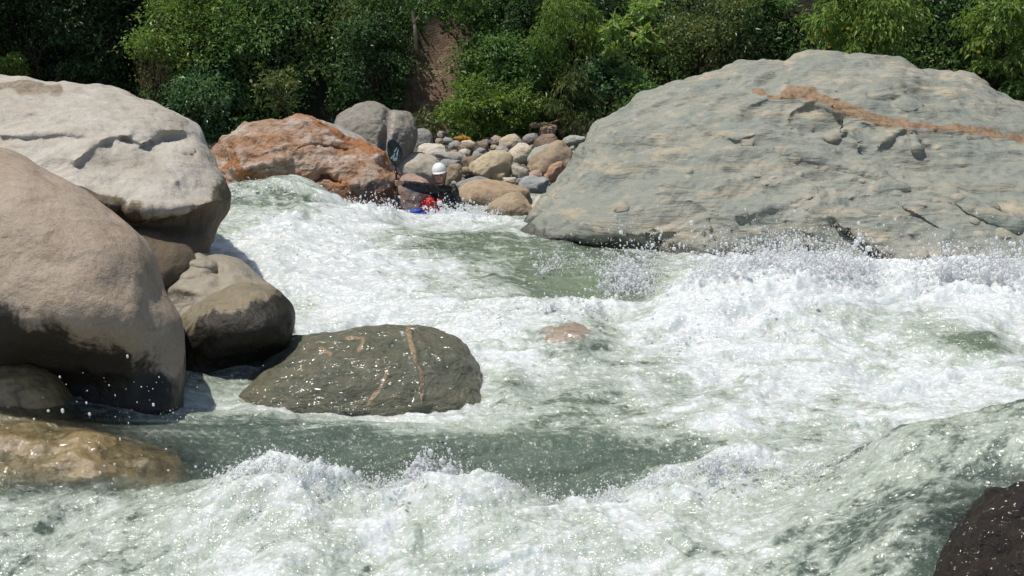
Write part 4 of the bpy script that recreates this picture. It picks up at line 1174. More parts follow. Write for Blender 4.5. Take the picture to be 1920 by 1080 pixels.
def bush(name, label, px, py, w, h, D, mat, leaf, nclump, per, cat='shrub', group='shrubs and trees of the jungle bank', seed=0, bark=None, **kw):
    """px, py: middle of the crown in the photograph; w, h in photograph pixels."""
    s = ppm(D)
    c = place(px, py, D)
    W_, H_ = w * s * 1.1, h * s * 1.08
    g = ground_point(c[0], c[2] - H_ * 0.5, D)
    e = empty(name, g, label, cat, group)
    rel = c - g
    cr_, cs = crown_mesh('crown', seed, W_, H_, min(W_, H_) * 0.9 + 0.3, nclump, per, leaf, mat, parent=e, **kw)
    cr_.location = (rel[0], rel[1], rel[2] - H_ / 2)
    tb = Tubes()
    top = np.array([rel[0], rel[1], rel[2] - H_ * 0.15])
    t0 = np.array([0.0, 0.15, -0.15])
    path = spline([t0, t0 * 0.5 + top * 0.5 + [0.12, 0, -0.1], top], 9, False)
    r0 = 0.02 + 0.022 * H_
    tb.tube(path, np.linspace(r0, r0 * 0.45, 9), 7)
    rr = random.Random(seed)
    for q in cs[:14]:
        q = q + np.array([rel[0], rel[1], rel[2] - H_ / 2])
        st = path[rr.randint(3, 8)]
        m = (st + q) / 2 + np.array([rr.uniform(-.1, .1), rr.uniform(-.1, .1), rr.uniform(0, .12)])
        tb.tube(spline([st, m, q], 6, False), np.linspace(r0 * 0.4, 0.006, 6), 5)
    tb.build('trunk' if cat == 'tree' else 'stem', bark or M['bark'], e)
    return e


B_ = bush
m_ = M
# the dark recess at the far left
B_('shaded_tree', 'dark shaded tree at the far left, above the pale cream boulder', 60, 45, 260, 260, 35.5, m_['leaf_dark_shade'], .12, 34, 110, 'tree', seed=1)
B_('shaded_tree', 'deep green tree in shade right of the far-left tree', 205, 40, 220, 260, 35.2, m_['leaf_dark_shade'], .12, 30, 110, 'tree', seed=2)
B_('leafy_plant', 'small bright green plant just above the pale cream boulder at the left edge', 25, 118, 70, 60, 33.0, m_['leaf_bright'], .10, 9, 60, 'plant', seed=3)
B_('leafy_plant', 'dim low plant in the shade behind the top of the pale cream boulder', 160, 130, 110, 60, 34.2, m_['leaf_dark_shade'], .10, 10, 70, 'plant', seed=4)
# the leafy trees behind the rust boulder
B_('leafy_tree', 'yellow-green sunlit tree beside the dark recess on the left', 345, 55, 170, 190, 31.3, m_['leaf_bright'], .10, 30, 130, 'tree', seed=5)
B_('shrub', 'green shrub rising between the pale cream boulder and the yellow-green tree', 385, 190, 130, 130, 30.3, m_['leaf_blue'], .09, 20, 120, seed=6)
B_('leafy_tree', 'mid green tree right of the yellow-green tree', 470, 40, 190, 190, 31.6, m_['leaf_mid'], .10, 30, 130, 'tree', seed=7)
B_('shrub', 'twiggy shrub with sparse yellowish leaves above the rust boulder', 515, 172, 110, 90, 29.9, m_['leaf_olive'], .085, 11, 60, seed=8, droop=.2)
B_('leafy_tree', 'olive tree at the top of the picture above the tall grey boulder', 600, 45, 180, 170, 32.0, m_['leaf_olive'], .10, 26, 120, 'tree', seed=9)
B_('shrub', 'dark shrub between the rust boulder and the tall grey boulder', 600, 185, 140, 110, 31.2, m_['leaf_dark_shade'], .10, 14, 100, seed=10)
B_('shrub', 'dark green shrub behind the tall grey boulder, left of the soil scar', 700, 120, 130, 170, 31.0, m_['leaf_dark_shade'], .10, 22, 120, seed=11)
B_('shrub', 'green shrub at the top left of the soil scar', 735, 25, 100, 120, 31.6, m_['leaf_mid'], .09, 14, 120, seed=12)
B_('shrub', 'dark bush low in the shade left of the rust boulder', 450, 130, 110, 120, 31.8, m_['leaf_dark_shade'], .10, 14, 100, seed=13)
B_('leafy_plant', 'small leafy plant at the foot of the soil scar, above the small rounded grey boulder', 795, 232, 60, 50, 29.7, m_['leaf_olive'], .07, 8, 70, 'plant', seed=14)
# creepers right of the scar
B_('creeper', 'bright green creeper mound low on the bank right of the soil scar', 888, 205, 110, 110, 29.9, m_['leaf_bright'], .085, 22, 150, seed=15, droop=.5)
B_('creeper', 'creeper cascade above the low bright creeper, beside the soil scar', 918, 115, 120, 120, 30.8, m_['leaf_mid'], .09, 22, 150, seed=16, droop=.5)
B_('shrub', 'bushy shrub overhanging the head of the soil scar on its right', 885, 15, 130, 100, 31.6, m_['leaf_mid'], .09, 20, 130, seed=17)
B_('creeper', 'yellowish creeper mound behind the orange stone of the bar', 960, 215, 110, 90, 29.8, m_['leaf_bright'], .08, 18, 150, seed=18, droop=.45)
B_('shrub', 'green shrub in the middle of the creeper slope', 985, 120, 120, 130, 30.7, m_['leaf_mid'], .09, 22, 140, seed=19)
B_('shrub', 'dark green shrub at the top between creepers and feathery plant', 985, 25, 120, 110, 31.6, m_['leaf_dark_shade'], .09, 18, 130, seed=20)
B_('drooping_plant', 'feathery plant with hanging narrow leaves left of the big-leaved plant', 1070, 60, 110, 120, 30.4, m_['leaf_bright'], .13, 18, 110, 'plant', seed=21, aspect=.22, hang=.9)
B_('drooping_plant', 'low plant with hanging grassy leaves above the driftwood log', 1065, 190, 110, 100, 29.9, m_['leaf_olive'], .13, 16, 110, 'plant', seed=22, aspect=.2, hang=.9)
B_('big_leaved_plant', 'plant with pale hand-sized leaves standing before the dark gap', 1165, 85, 56, 120, 29.9, m_['leaf_pale'], .22, 9, 12, 'plant', seed=23, aspect=.45, droop=.5)
B_('shrub', 'glossy oval-leaved shrub below the big-leaved plant', 1140, 160, 95, 80, 30.0, m_['leaf_blue'], .11, 13, 80, seed=24, aspect=.55)
B_('shrub', 'low shrub leaning on the left shoulder of the giant boulder', 1195, 185, 110, 60, 29.6, m_['leaf_mid'], .085, 14, 110, seed=25)
B_('shrub', 'dark shrub in the gap behind the big-leaved plant', 1150, 30, 130, 130, 32.6, m_['leaf_dark_shade'], .10, 16, 90, seed=26)
B_('shrub', 'pale big-leaf shrub at the top right of the big-leaved plant', 1220, 40, 70, 80, 30.6, m_['leaf_pale'], .17, 9, 26, seed=27)
B_('leafy_tree', 'olive green tree above the left shoulder of the giant boulder', 1310, 55, 170, 160, 30.8, m_['leaf_olive'], .09, 30, 140, 'tree', seed=28)
B_('shrub', 'dark shrub touching the top edge of the giant boulder', 1400, 90, 150, 110, 31.0, m_['leaf_dark_shade'], .09, 20, 120, seed=29)
B_('leafy_tree', 'dark green tree left of the tree with yellow flowers', 1450, 25, 150, 110, 31.8, m_['leaf_mid'], .09, 22, 120, 'tree', seed=30)
ft = B_('flowering_tree', 'bright tree with drooping leaves and yellow flowers behind the giant boulder', 1630, 45, 190, 150, 30.0, m_['leaf_bright'], .14, 32, 110, 'tree', seed=31, aspect=.36, hang=.75)
B_('shrub', 'dark shrub in the gap between the two bright drooping trees', 1760, 70, 90, 170, 32.3, m_['leaf_dark_shade'], .11, 16, 100, seed=32)
gt = B_('flowering_tree', 'tall bright drooping tree at the right edge behind the giant boulder', 1875, 60, 120, 190, 30.0, m_['leaf_bright'], .14, 28, 110, 'tree', seed=33, aspect=.36, hang=.75)
B_('shrub', 'small bright shrub at the right edge just above the giant boulder', 1912, 180, 70, 70, 29.6, m_['leaf_mid'], .12, 10, 80, seed=34, aspect=.4, hang=.5)
B_('shrub', 'dim shrub low behind the right slope of the giant boulder', 1800, 140, 110, 70, 31.0, m_['leaf_dark_shade'], .10, 12, 90, seed=35)
B_('shrub', 'dark shrub behind the left top of the giant boulder', 1530, 75, 90, 120, 32.4, m_['leaf_dark_shade'], .10, 14, 90, seed=36)
for tree, spots in ((ft, [(1546, 56), (1545, 95), (1590, 54), (1612, 40), (1555, 88)]), (gt, [(1835, 98), (1850, 52), (1837, 136), (1862, 90)])):
    for i, (fx_, fy_) in enumerate(spots):
        p = place(fx_, fy_, 29.25)
        f = Tubes()
        for k in range(6):
            a = k * math.pi / 3
            f.ball((0.022 * math.cos(a), -0.006, 0.018 * math.sin(a)), (0.017, 0.006, 0.013), 8, 5)
        f.ball((0, -0.010, 0), (0.009, 0.007, 0.009), 8, 5)
        fo = f.build('flower', M['flower'], tree)
        fo.location = [float(c) for c in (p - np.array(tree.location))]

# dry vines hanging beside the dark recess
for i, (vx, vy0, vy1, lab) in enumerate([(268, 95, 175, 'brown dry vine hanging at the edge of the dark recess'), (292, 60, 165, 'longer dry vine hanging beside the yellow-green tree')]):
    a = place(vx, vy0, 30.9); b = place(vx + 6, vy1, 30.7)
    t = Tubes()
    rr = np.random.RandomState(40 + i)
    for k in range(7):
        o1, o2 = rr.normal(0, .10, 3) * [1, 1, .3], rr.normal(0, .14, 3) * [1, 1, .6]
        t.tube(spline([a + o1, (a + b) / 2 + (o1 + o2) * .6, b + o2], 10, False), np.linspace(.014, .006, 10), 5)
    e = empty('dry_vine', b, lab, 'vine', 'dry vines')
    st = t.build('stem', M['bark'], e, None)
    st.location = [-float(c) for c in b]
    n = 260
    s = rr.rand(n)[:, None]
    base = a * (1 - s) + b * s + rr.normal(0, .13, (n, 3)) - b
    Vv, Ff = leaf_faces(base, unit(rr.normal(0, .5, (n, 3)) + [0, 0, -.9]), unit(rr.normal(0, .6, (n, 3)) + [0, -.6, .4]), .07 * rr.lognormal(0, .3, n), .035 * rr.lognormal(0, .3, n))
    mesh_np('leaves', Vv, Ff, M['leaf_dry'], e, False, {'tone': np.repeat(rr.rand(n), 4)})

# pale broken trunk above the scar
tr = Tubes()
a, b = place(779, 66, 30.9), place(772, 20, 30.9)
tr.tube(spline([a - [0, -.25, .35], a, (a + b) / 2 + [.02, 0, 0], b], 12, False), np.linspace(.042, .028, 12) * (1 + .1 * np.sin(np.arange(12) * 2.1)), 10)
tr.tube([(a + b) / 2, (a + b) / 2 + [.10, -.05, .12], (a + b) / 2 + [.13, -.05, .2]], [.03, .02, .008], 6)
tag(tr.build('dead_trunk', M['bark_pale'], None, a), 'pale broken dead trunk standing at the head of the soil scar', 'tree trunk')

# low growth that covers the soil between the shrubs, one mass nobody could count
ru = np.random.RandomState(77)
n = 120000
ux = ru.uniform(-19, 19, n); uy = 30.2 + ru.gamma(1.7, 1.25, n)
uz = hill_h(ux, uy)
keep = (hill_scar(ux, uy, uz) < ru.uniform(0.05, 0.5, n)) & (uy > hill_base(ux) - 0.55) & (fbm(np.stack([ux * .8, uy * .8, 0 * ux], 1), 3) > -0.28)
ux, uy, uz = ux[keep], uy[keep], uz[keep]
n = len(ux)
base = np.stack([ux, uy - ru.uniform(0, .35, n), uz + ru.uniform(0, .35, n)], 1)
Vv, Ff = leaf_faces(base, unit(ru.normal(0, .6, (n, 3)) + [0, -.4, -.25]), unit(ru.normal(0, .4, (n, 3)) + [0, -.5, .7]), .10 * ru.lognormal(0, .3, n), .055 * ru.lognormal(0, .3, n))
tone = np.clip(.45 + .5 * fbm(np.stack([ux * .6, uy * .6, 0 * ux + 4], 1), 3) + ru.normal(0, .15, n), 0, 1)
tag(mesh_np('undergrowth', Vv, Ff, M['leaf_mid'], None, False, {'tone': np.repeat(tone, 4)}), kind='stuff')

# the forest that goes on above the picture and shades the recesses
rc = np.random.RandomState(99)
cc = []
for x in np.arange(-22, 22, 1.0):
    for k in range(7):
        y = rc.uniform(34.0, 40)
        zlow = max(4.4, float(hill_h(np.array([x]), np.array([y]))[0]) + 0.2)
        cc.append((x + rc.normal(0, .5), y, zlow + rc.uniform(0, 3.2)))
for x in np.arange(-21, -8.4, .7):                      # unseen overhanging crowns, added to shade the dark recess
    for k in range(9):
        cc.append((x + rc.normal(0, .4), rc.uniform(32.5, 37.5), rc.uniform(4.6, 7.0)))
cc = np.array(cc)
B, A, Nn = [], [], []
for c in cc:
    n = 60
    d = unit(rc.normal(0, 1, (n, 3)) + [0, -.2, .3])
    B.append(c + d * rc.uniform(.4, 1.0, (n, 1)) * [.9, .9, .6]); A.append(unit(d + rc.normal(0, .5, (n, 3)) + [0, 0, -.4])); Nn.append(unit(d * .5 + [0, 0, .8] + rc.normal(0, .3, (n, 3))))
B, A, Nn = map(np.concatenate, (B, A, Nn))
L = .26 * rc.lognormal(0, .25, len(B))
Vv, Ff = leaf_faces(B, A, Nn, L, L * .6)
tag(mesh_np('forest', Vv, Ff, M['leaf_mid'], None, False, {'tone': np.repeat(rc.rand(len(B)), 4)}), kind='stuff')
# ------------------------------------------------------------------ the kayaker, kayak and paddle
M['skin'] = plain_material('skin', (0.50, 0.265, 0.185), 0.5, 0.12, 30.0, 0.05)
M['lips'] = plain_material('lips', (0.32, 0.09, 0.075), 0.45, 0.1, 30.0, 0.05)
M['eye'] = plain_material('eye', (0.02, 0.015, 0.012), 0.2, 0.0, 5.0, 0.0)
M['helmet'] = plain_material('white_helmet', (0.80, 0.80, 0.78), 0.3, 0.04, 8.0, 0.02)
M['jacket'] = plain_material('black_jacket', (0.017, 0.017, 0.021), 0.5, 0.2, 9.0, 0.5)
M['vest'] = plain_material('black_vest', (0.014, 0.013, 0.015), 0.65, 0.2, 9.0, 0.4)
M['red'] = plain_material('red_fabric', (0.66, 0.018, 0.014), 0.5, 0.12, 9.0, 0.3)
M['yellow'] = plain_material('yellow_strap', (0.62, 0.36, 0.03), 0.6, 0.1, 20.0, 0.2)
M['blue'] = plain_material('blue_plastic', (0.015, 0.10, 0.62), 0.22, 0.05, 4.0, 0.02)
M['carbon'] = plain_material('black_carbon', (0.013, 0.017, 0.018), 0.25, 0.1, 30.0, 0.05)
M['mark'] = plain_material('pale_blue_mark', (0.45, 0.60, 0.66), 0.4, 0.05, 30.0, 0.0)


def fuse(tubes, name, mat, parent, loc, voxel, smooth=2):
    """One continuous skin over overlapping limbs."""
    o = tubes.build(name, None, None, loc)
    md = o.modifiers.new('r', 'REMESH'); md.mode = 'VOXEL'; md.voxel_size = voxel; md.use_smooth_shade = True
    ms = o.modifiers.new('s', 'SMOOTH'); ms.factor = 0.5; ms.iterations = smooth
    dg = bpy.context.evaluated_depsgraph_get()
    me = bpy.data.meshes.new_from_object(o.evaluated_get(dg))
    old = o.data
    o.modifiers.clear()
    o.data = me
    bpy.data.meshes.remove(old)
    me.name = name
    me.materials.clear(); me.materials.append(mat)
    me.polygons.foreach_set('use_smooth', np.ones(len(me.polygons), bool))
    o.parent = parent
    if parent is not None:
        o.location = [0, 0, 0]
    return o


def limb(t, a, b, ra, rb, n=6, bow=(0, 0, 0)):
    a, b = np.asarray(a, float), np.asarray(b, float)
    s = np.linspace(0, 1, n)[:, None]
    pts = a * (1 - s) + b * s + np.asarray(bow) * np.sin(s * math.pi)
    t.tube(pts, np.linspace(ra, rb, n), 14)
    t.ball(a, (ra,) * 3); t.ball(b, (rb,) * 3)


pel = place(832, 412, 20.38)
chest = place(830, 374, 20.30)
neck = place(826, 347, 20.24)
head = place(823.5, 327, 20.20)
sR, sL = place(806, 354, 20.16), place(848, 355, 20.36)
eR, hR = place(780, 350, 19.98), place(755, 343.5, 19.86)
eL, hL = place(858, 386, 20.22), place(822, 414, 19.98)
org = pel.copy(); org[2] -= 0.10
person = empty('person', org, 'kayaker in white helmet and black jacket holding a paddle upright in the rapid', 'person')
shaft_top, shaft_bot = place(742, 312, 19.84), place(746.5, 402, 19.84)
sdir = unit(shaft_bot - shaft_top)
grip = place(744.5, 343, 19.84)
yy = np.array([0, 1.0, 0])

bt = Tubes()
bt.ball(pel, (.165, .125, .13)); bt.ball((pel + chest) / 2, (.145, .115, .16)); bt.ball(chest, (.165, .12, .17)); bt.ball(neck - [0, 0, .05], (.15, .08, .06))
limb(bt, neck - [0, 0, .04], head - [0, 0.01, .05], .058, .052)
bt.ball(head + [0, .012, .035], (.074, .093, .085))          # skull
bt.ball(head + [0, -.012, -.045], (.058, .072, .066))        # jaw
bt.ball(head + [0, -.070, -.082], (.026, .020, .020))        # chin
bt.ball(head + [0, -.086, -.012], (.0125, .018, .026)); bt.ball(head + [0, -.098, -.028], (.016, .015, .012))      # nose
for s in (-1, 1):
    bt.ball(head + [.074 * s, .012, -.012], (.012, .022, .032))  # ear
    bt.ball(head + [.030 * s, -.072, .022], (.024, .014, .009))  # brow
    bt.ball(head + [.034 * s, -.064, -.030], (.022, .016, .018))  # cheek
bt.ball(head + [0, -.088, -.056], (.024, .010, .012))
for s_, e_, h_ in ((sR, eR, hR), (sL, eL, hL)):
    limb(bt, chest + [0, 0, .10], s_, .07, .060)
    limb(bt, s_, e_, .050, .040)
    limb(bt, e_, h_, .040, .026)
# thighs inside the boat
bowd = unit(np.array([-0.74, -0.67, 0.0]))
sided = np.array([0.67, -0.74, 0.0])
for s in (-1, 1):
    kn = pel + bowd * .42 + sided * .17 * s + [0, 0, -.02]
    limb(bt, pel + sided * .09 * s, kn, .085, .06)
    limb(bt, kn, kn + bowd * .40 - sided * .05 * s + [0, 0, -.14], .055, .04)
# right hand round the paddle shaft: palm on the wrist's side, four fingers over the front, thumb against them
palm = grip + np.array([.040, .004, 0])
limb(bt, hR, palm + [.012, 0, 0], .027, .028)
bt.ball(palm, (.020, .036, .044))
nx = unit(np.cross(sdir, yy))                                # across the shaft
if nx[0] < 0:
    nx = -nx
for k, (dz, rad, arc) in enumerate(((.034, .0092, 4.0), (.012, .0098, 4.2), (-.010, .0094, 4.1), (-.031, .0082, 3.7))):
    ang = np.linspace(0.25, -arc, 9)
    rr_ = .0145 + rad + np.linspace(.012, 0, 9)
    pts = grip + np.array([0, 0, dz])[None] + rr_[:, None] * (np.cos(ang)[:, None] * nx + np.sin(ang)[:, None] * yy)
    bt.tube(pts, np.linspace(rad * 1.08, rad * .82, 9), 8)
    bt.ball(pts[0], (rad * 1.15,) * 3, 8, 6); bt.ball(pts[3], (rad * 1.08,) * 3, 8, 6); bt.ball(pts[-1], (rad * .85,) * 3, 8, 6)
ang = np.linspace(0.5, 3.0, 7)
pts = grip + np.linspace(.01, .036, 7)[:, None] * np.array([0, 0, 1.0]) + (.0145 + .0115 + np.linspace(.012, 0, 7))[:, None] * (np.cos(ang)[:, None] * nx + np.sin(ang)[:, None] * yy)
bt.tube(pts, np.linspace(.0125, .009, 7), 8); bt.ball(pts[-1], (.0092,) * 3, 8, 6); bt.ball(pts[0], (.015,) * 3, 8, 6)
# left hand resting on the deck, fingers slightly curled
fd = unit(hL - eL)
bt.ball(hL + fd * .03, (.040, .034, .022))
for k in range(4):
    o_ = np.cross(fd, [0, 0, 1.0]) * (.030 - .020 * k)
    l_ = (.060, .070, .066, .052)[k]
    pts = hL + fd * .055 + o_ + np.linspace(0, 1, 6)[:, None] * fd * l_ + (np.linspace(0, 1, 6) ** 2)[:, None] * np.array([0, 0, -.028])
    bt.tube(pts, np.linspace(.0098, .0078, 6), 8); bt.ball(pts[-1], (.008,) * 3, 8, 6)
o_ = np.cross(fd, [0, 0, 1.0]) * .042
bt.tube([hL + fd * .01 + o_ * .7, hL + fd * .04 + o_ * 1.25, hL + fd * .065 + o_ * 1.3], [.013, .0115, .009], 8)
body = fuse(bt, 'body', M['skin'], person, org, .0055, 2)
for s in (-1, 1):
    e = Tubes().ball((0, 0, 0), (.0135, .009, .0085), 12, 8).build('eye', M['eye'], person)
    e.location = [float(c) for c in (head + [.030 * s, -.078, .005] - org)]
lp = Tubes().ball((0, 0, 0), (.024, .009, .0085), 12, 8).build('mouth', M['lips'], person)
lp.location = [float(c) for c in (head + [0, -.092, -.058] - org)]

jt = Tubes()
jt.ball(pel + [0, 0, .02], (.180, .142, .13)); jt.ball((pel + chest) / 2, (.163, .134, .17)); jt.ball(chest, (.182, .138, .18)); jt.ball(neck - [0, 0, .055], (.165, .098, .060))
jt.tube([neck - [0, 0, .05], neck + [0, -.004, .012]], [.078, .066], 16)
for s_, e_, h_ in ((sR, eR, hR), (sL, eL, hL)):
    limb(jt, chest + [0, 0, .09], s_, .085, .076)
    limb(jt, s_, e_, .080, .066, 8, (0, 0, -.006))
    limb(jt, e_, e_ + (h_ - e_) * .86, .066, .043, 8)
jk = fuse(jt, 'jacket', M['jacket'], person, org, .010, 1)
# wrinkles in the cloth
vs_ = np.empty(len(jk.data.vertices) * 3, F32); jk.data.vertices.foreach_get('co', vs_); vs_ = vs_.reshape(-1, 3)
no_ = np.empty(len(jk.data.vertices) * 3, F32); jk.data.vertices.foreach_get('normal', no_); no_ = no_.reshape(-1, 3)
jk.data.vertices.foreach_set('co', (vs_ + no_ * (0.010 * ridged(vs_ * np.array([11, 11, 16]), 3) - .004)[:, None]).ravel()); jk.data.update()

vt = Tubes()
vt.ball(chest + [0, -.005, -.075], (.192, .158, .165)); vt.ball((pel + chest) / 2 + [0, -.005, -.02], (.186, .158, .14))
vest = fuse(vt, 'life_jacket', M['vest'], person, org, .012, 2)


def panel(name, px, py, D, w, h, dep, mat, parent, tilt=0.0):
    t = Tubes()
    R = np.array(Matrix.Rotation(tilt, 3, 'Y'))
    t.ball((0, 0, 0), (w / 2, dep, h / 2), 28, 16, R)
    # a raised rib and rim so it reads as a stitched pouch
    a = np.linspace(-1.2, 1.2, 12)
    t.tube(np.stack([.012 + .0 * a, -dep * np.cos(a) * 1.02, h / 2 * np.sin(a)], 1) @ R.T, .006, 6)
    o = t.build(name, mat, parent)
    o.location = [float(c) for c in (place(px, py, D) - org)]
    return o


panel('red_pouch', 802, 384.5, 20.02, .225, .25, .085, M['red'], vest, .25)
panel('red_pouch', 824, 381, 20.10, .095, .12, .05, M['red'], vest, -.2)
panel('red_pouch', 820, 398, 20.08, .17, .09, .05, M['red'], vest)
stp = Tubes()
stp.tube(spline([neck + [.06, -.04, -.01], sL + [-.05, -.075, .045], sL + [.0, -.085, .0], sL + [.01, -.10, -.07]], 10, False), .017, 8)
stp.build('shoulder_strap', M['yellow'], vest).location = [-float(c) for c in org]

ht = Tubes()
u_ = np.linspace(0, 2 * math.pi, 36, endpoint=False)
rows = []
for v in np.linspace(0.02, 1.62, 16):
    cut = 1.0
    rows.append(np.stack([.098 * np.sin(v) * np.cos(u_), .122 * np.sin(v) * np.sin(u_) + .012, .112 * np.cos(v) - .018 * np.clip(np.sin(u_), 0, 1) * (v > 1.2)], 1))
for v in np.linspace(1.62, 1.5, 3):
    rows.append(np.stack([.090 * np.sin(v) * np.cos(u_), .113 * np.sin(v) * np.sin(u_) + .012, .104 * np.cos(v) - .018 * np.clip(np.sin(u_), 0, 1)], 1))
ht.V.append(np.concatenate(rows)); ht.F.append(grid_faces(len(rows), 36, True)); ht.n += len(rows) * 36
# short peak over the brow
pk = []
for r_, z_ in ((1.0, 0), (1.12, -.006), (1.24, -.016), (1.24, -.021), (1.12, -.012), (1.0, -.007)):
    a_ = np.linspace(math.pi * 1.18, math.pi * 1.82, 16)
    pk.append(np.stack([.098 * (1 + (r_ - 1) * .25) * np.cos(a_), .121 * r_ * np.sin(a_) + .012, 0 * a_ + z_ + .004], 1))
ht.V.append(np.concatenate(pk)); ht.F.append(grid_faces(6, 16) + ht.n); ht.n += 96
hel = ht.build('helmet', M['helmet'], person)
hel.location = [float(c) for c in (head + [0, .0, .050] - org)]
hel.rotation_euler = (math.radians(6), math.radians(-6), 0)
ch = Tubes()
for s in (-1, 1):
    ch.tube(spline([[.090 * s, .01, .03], [.082 * s, -.02, -.05], [.045 * s, -.055, -.105], [0, -.062, -.113]], 10, False), .006, 6)
cho = ch.build('chin_strap', M['vest'], person)
cho.location = [float(c) for c in (head - org)]
hel.scale = (1.10, 1.08, 1.06)
cho.scale = (1.12, 1.12, 1.12)

# paddle: shaft and two spooned blades
low = shaft_top + sdir * 1.42
pad = empty('paddle', (shaft_top + low) / 2, 'black kayak paddle held upright, blade with pale blue marks', 'paddle')
po = np.array(pad.location)
tb_ = Tubes(); tb_.tube([shaft_top - sdir * .04, shaft_top + sdir * .3, shaft_top + sdir * 1.0, low + sdir * .04], [.0145, .0155, .0155, .0145], 14)
tb_.build('shaft', M['carbon'], pad).location = [-float(c) for c in po]


def blade(outline, D, name, flip=None):
    o = spline(outline, 40)
    c = o.mean(0)
    rows = []
    for s, side in ((1, -1), (.7, -1), (.35, -1), (.02, -1), (.02, 1), (.35, 1), (.7, 1), (1, 1)):
        q = c + (o - c) * s
        rows.append(place(q[:, 0], q[:, 1], D + .022 * s * s + side * (.0045 if s < 1 else .0015)))
    V = np.concatenate(rows)
    if flip is not None:
        V = flip(V)
    o_ = mesh_np(name, V, grid_faces(8, 40, True), M['carbon'], pad, True, None)
    o_.location = [-float(c) for c in po]
    return o_


OB = [(733, 262), (740, 263), (748, 270), (754, 281), (755, 292), (751, 303), (746, 310), (743.5, 314), (740.5, 314), (737, 309), (730, 299), (726.5, 286), (726, 272), (728.5, 264)]
bl = blade(OB, 19.82, 'blade')
midp = (shaft_top + low) / 2
Rt = np.array(Matrix.Rotation(math.radians(60), 3, Vector(sdir)))


def flip_(V):
    q = V - midp
    q = q - 2 * np.outer(q @ sdir, sdir)
    return q @ Rt.T + midp


blade(OB, 19.82, 'blade', flip_)
mk = Tubes()
for k, poly in enumerate(([(735.5, 298), (739, 287), (741, 288), (738, 299)], [(741, 301), (743.5, 287), (746.5, 279), (747.5, 281), (744, 301)], [(731.5, 297), (736, 291), (737, 292), (733.5, 298.5)], [(738.5, 284), (744, 276), (745, 278), (740, 286)],
                          [(737, 300.5), (744, 291), (744.6, 293), (739.5, 302)])):
    q = np.array(poly, float)
    F0 = place(q[:, 0], q[:, 1], 19.806); F1 = place(q[:, 0], q[:, 1], 19.818)
    n_ = len(q)
    mk.V.append(np.concatenate([F0, F1])); kk = np.arange(n_)
    if n_ == 5:
        mk.F.append(np.array([[0, 1, 2], [0, 2, 3], [0, 3, 4]]) + mk.n)
    else:
        mk.F.append(np.array([[0, 1, 2, 3]]) + mk.n)
    mk.F.append(np.stack([kk, (kk + 1) % n_, (kk + 1) % n_ + n_, kk + n_], 1) + mk.n)
    mk.n += 2 * n_
mk.build('marking', M['mark'], bl, None, False).location = (0, 0, 0)

# kayak
kb = np.array([pel[0], pel[1], 0.42])
kay = empty('kayak', kb, 'blue whitewater kayak mostly sunk behind the white wave', 'kayak')
st_ = np.linspace(-1, 1, 41)
ring = np.linspace(0, 2 * math.pi, 28, endpoint=False)
rows = []
for s in st_:
    wd = .315 * (1 - abs(s) ** 2.6) ** .62 + .012
    top = .17 + .05 * s * s - .05 * abs(s) ** 4 + .06 * math.exp(-((s - .1) / .35) ** 2)
    bot = -.13 + .22 * abs(s) ** 2.5
    zc, hh = (top + bot) / 2, max((top - bot) / 2, .02)
    c_, s__ = np.cos(ring), np.sin(ring)
    yv = wd * np.sign(c_) * np.abs(c_) ** .75
    zv = zc + hh * np.sign(s__) * np.abs(s__) ** .8
    cen = kb + bowd * (s * 1.18 + .18) + np.array([0, 0, .07 * s - .02 - (.10 * s * s if s < 0 else 0)])
    rows.append(cen + sided * yv[:, None] + np.array([0, 0, 1.0]) * zv[:, None])
Vk = np.concatenate(rows + [rows[0].mean(0)[None], rows[-1].mean(0)[None]])
kk = np.arange(28)
nV = 41 * 28
hull = mesh_np('hull', Vk, [grid_faces(41, 28, True), np.stack([np.full(28, nV), (kk + 1) % 28, kk], 1), np.stack([np.full(28, nV + 1), nV - 28 + kk, nV - 28 + (kk + 1) % 28], 1)], M['blue'], kay)
hull.location = [-float(c) for c in kb]
rimT = Tubes()
cz = kb + [0, 0, .235]
a_ = np.linspace(0, 2 * math.pi, 33)
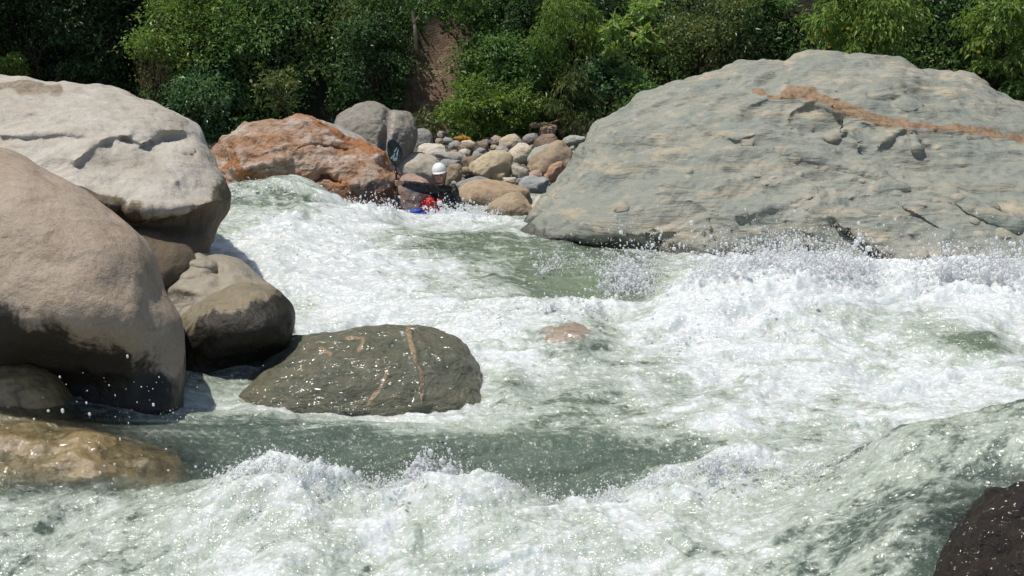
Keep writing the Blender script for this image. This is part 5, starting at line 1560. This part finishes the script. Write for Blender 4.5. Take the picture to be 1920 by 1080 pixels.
rimT.tube(cz + np.cos(a_)[:, None] * bowd * .40 + np.sin(a_)[:, None] * sided * .235 + np.array([0, 0, 1]) * (.012 * np.cos(a_))[:, None], .014, 8, False)
rimT.build('cockpit_rim', M['carbon'], kay).location = [-float(c) for c in kb]
sk = []
for r_, z_ in ((1.0, 0), (.8, .015), (.55, .03), (.42, .07), (.40, .13)):
    sk.append(cz + np.cos(a_[:-1])[:, None] * bowd * .40 * (r_ if r_ > .5 else r_ * .95) + np.sin(a_[:-1])[:, None] * sided * .235 * max(r_, .74 if r_ < .5 else r_) + np.array([0, 0, z_]))
mesh_np('spray_skirt', np.concatenate(sk), grid_faces(5, 32, True), M['vest'], kay).location = [-float(c) for c in kb]
# ------------------------------------------------------------------ light
sun_dir = Vector((-0.33, 0.0, 0.945)).normalized()          # towards the sun
el = math.asin(sun_dir.z)
az = math.atan2(sun_dir.x, sun_dir.y)                        # clockwise from +Y
w = bpy.data.worlds.new('World')
scene.world = w
w.use_nodes = True
nt = w.node_tree
bg = nt.nodes['Background']
sky = nt.nodes.new('ShaderNodeTexSky')
sky.sky_type = 'NISHITA'
sky.sun_disc = False
sky.sun_elevation = el
sky.sun_rotation = az
sky.air_density = 1.0
sky.dust_density = 1.5
nt.links.new(sky.outputs[0], bg.inputs[0])
bg.inputs[1].default_value = 0.10
ld = bpy.data.lights.new('sun', 'SUN')
ld.energy = 4.2
ld.angle = math.radians(0.53)
ld.color = (1.0, 0.955, 0.88)
lo = bpy.data.objects.new('sun', ld)
lo.rotation_euler = (-sun_dir).to_track_quat('-Z', 'Y').to_euler()
lo.location = (-20, 20, 40)
COL.objects.link(lo)
vs = scene.view_settings
vs.view_transform = 'Standard'
vs.look = 'None'
vs.gamma = 1.0
vs.exposure = 0.0
vs.use_curve_mapping = False
scene.render.engine = 'CYCLES'
cy = scene.cycles
cy.max_bounces = 8
cy.diffuse_bounces = 3
cy.glossy_bounces = 3
cy.transmission_bounces = 5
cy.transparent_max_bounces = 10
cy.use_denoising = True
cy.sample_clamp_indirect = 6.0
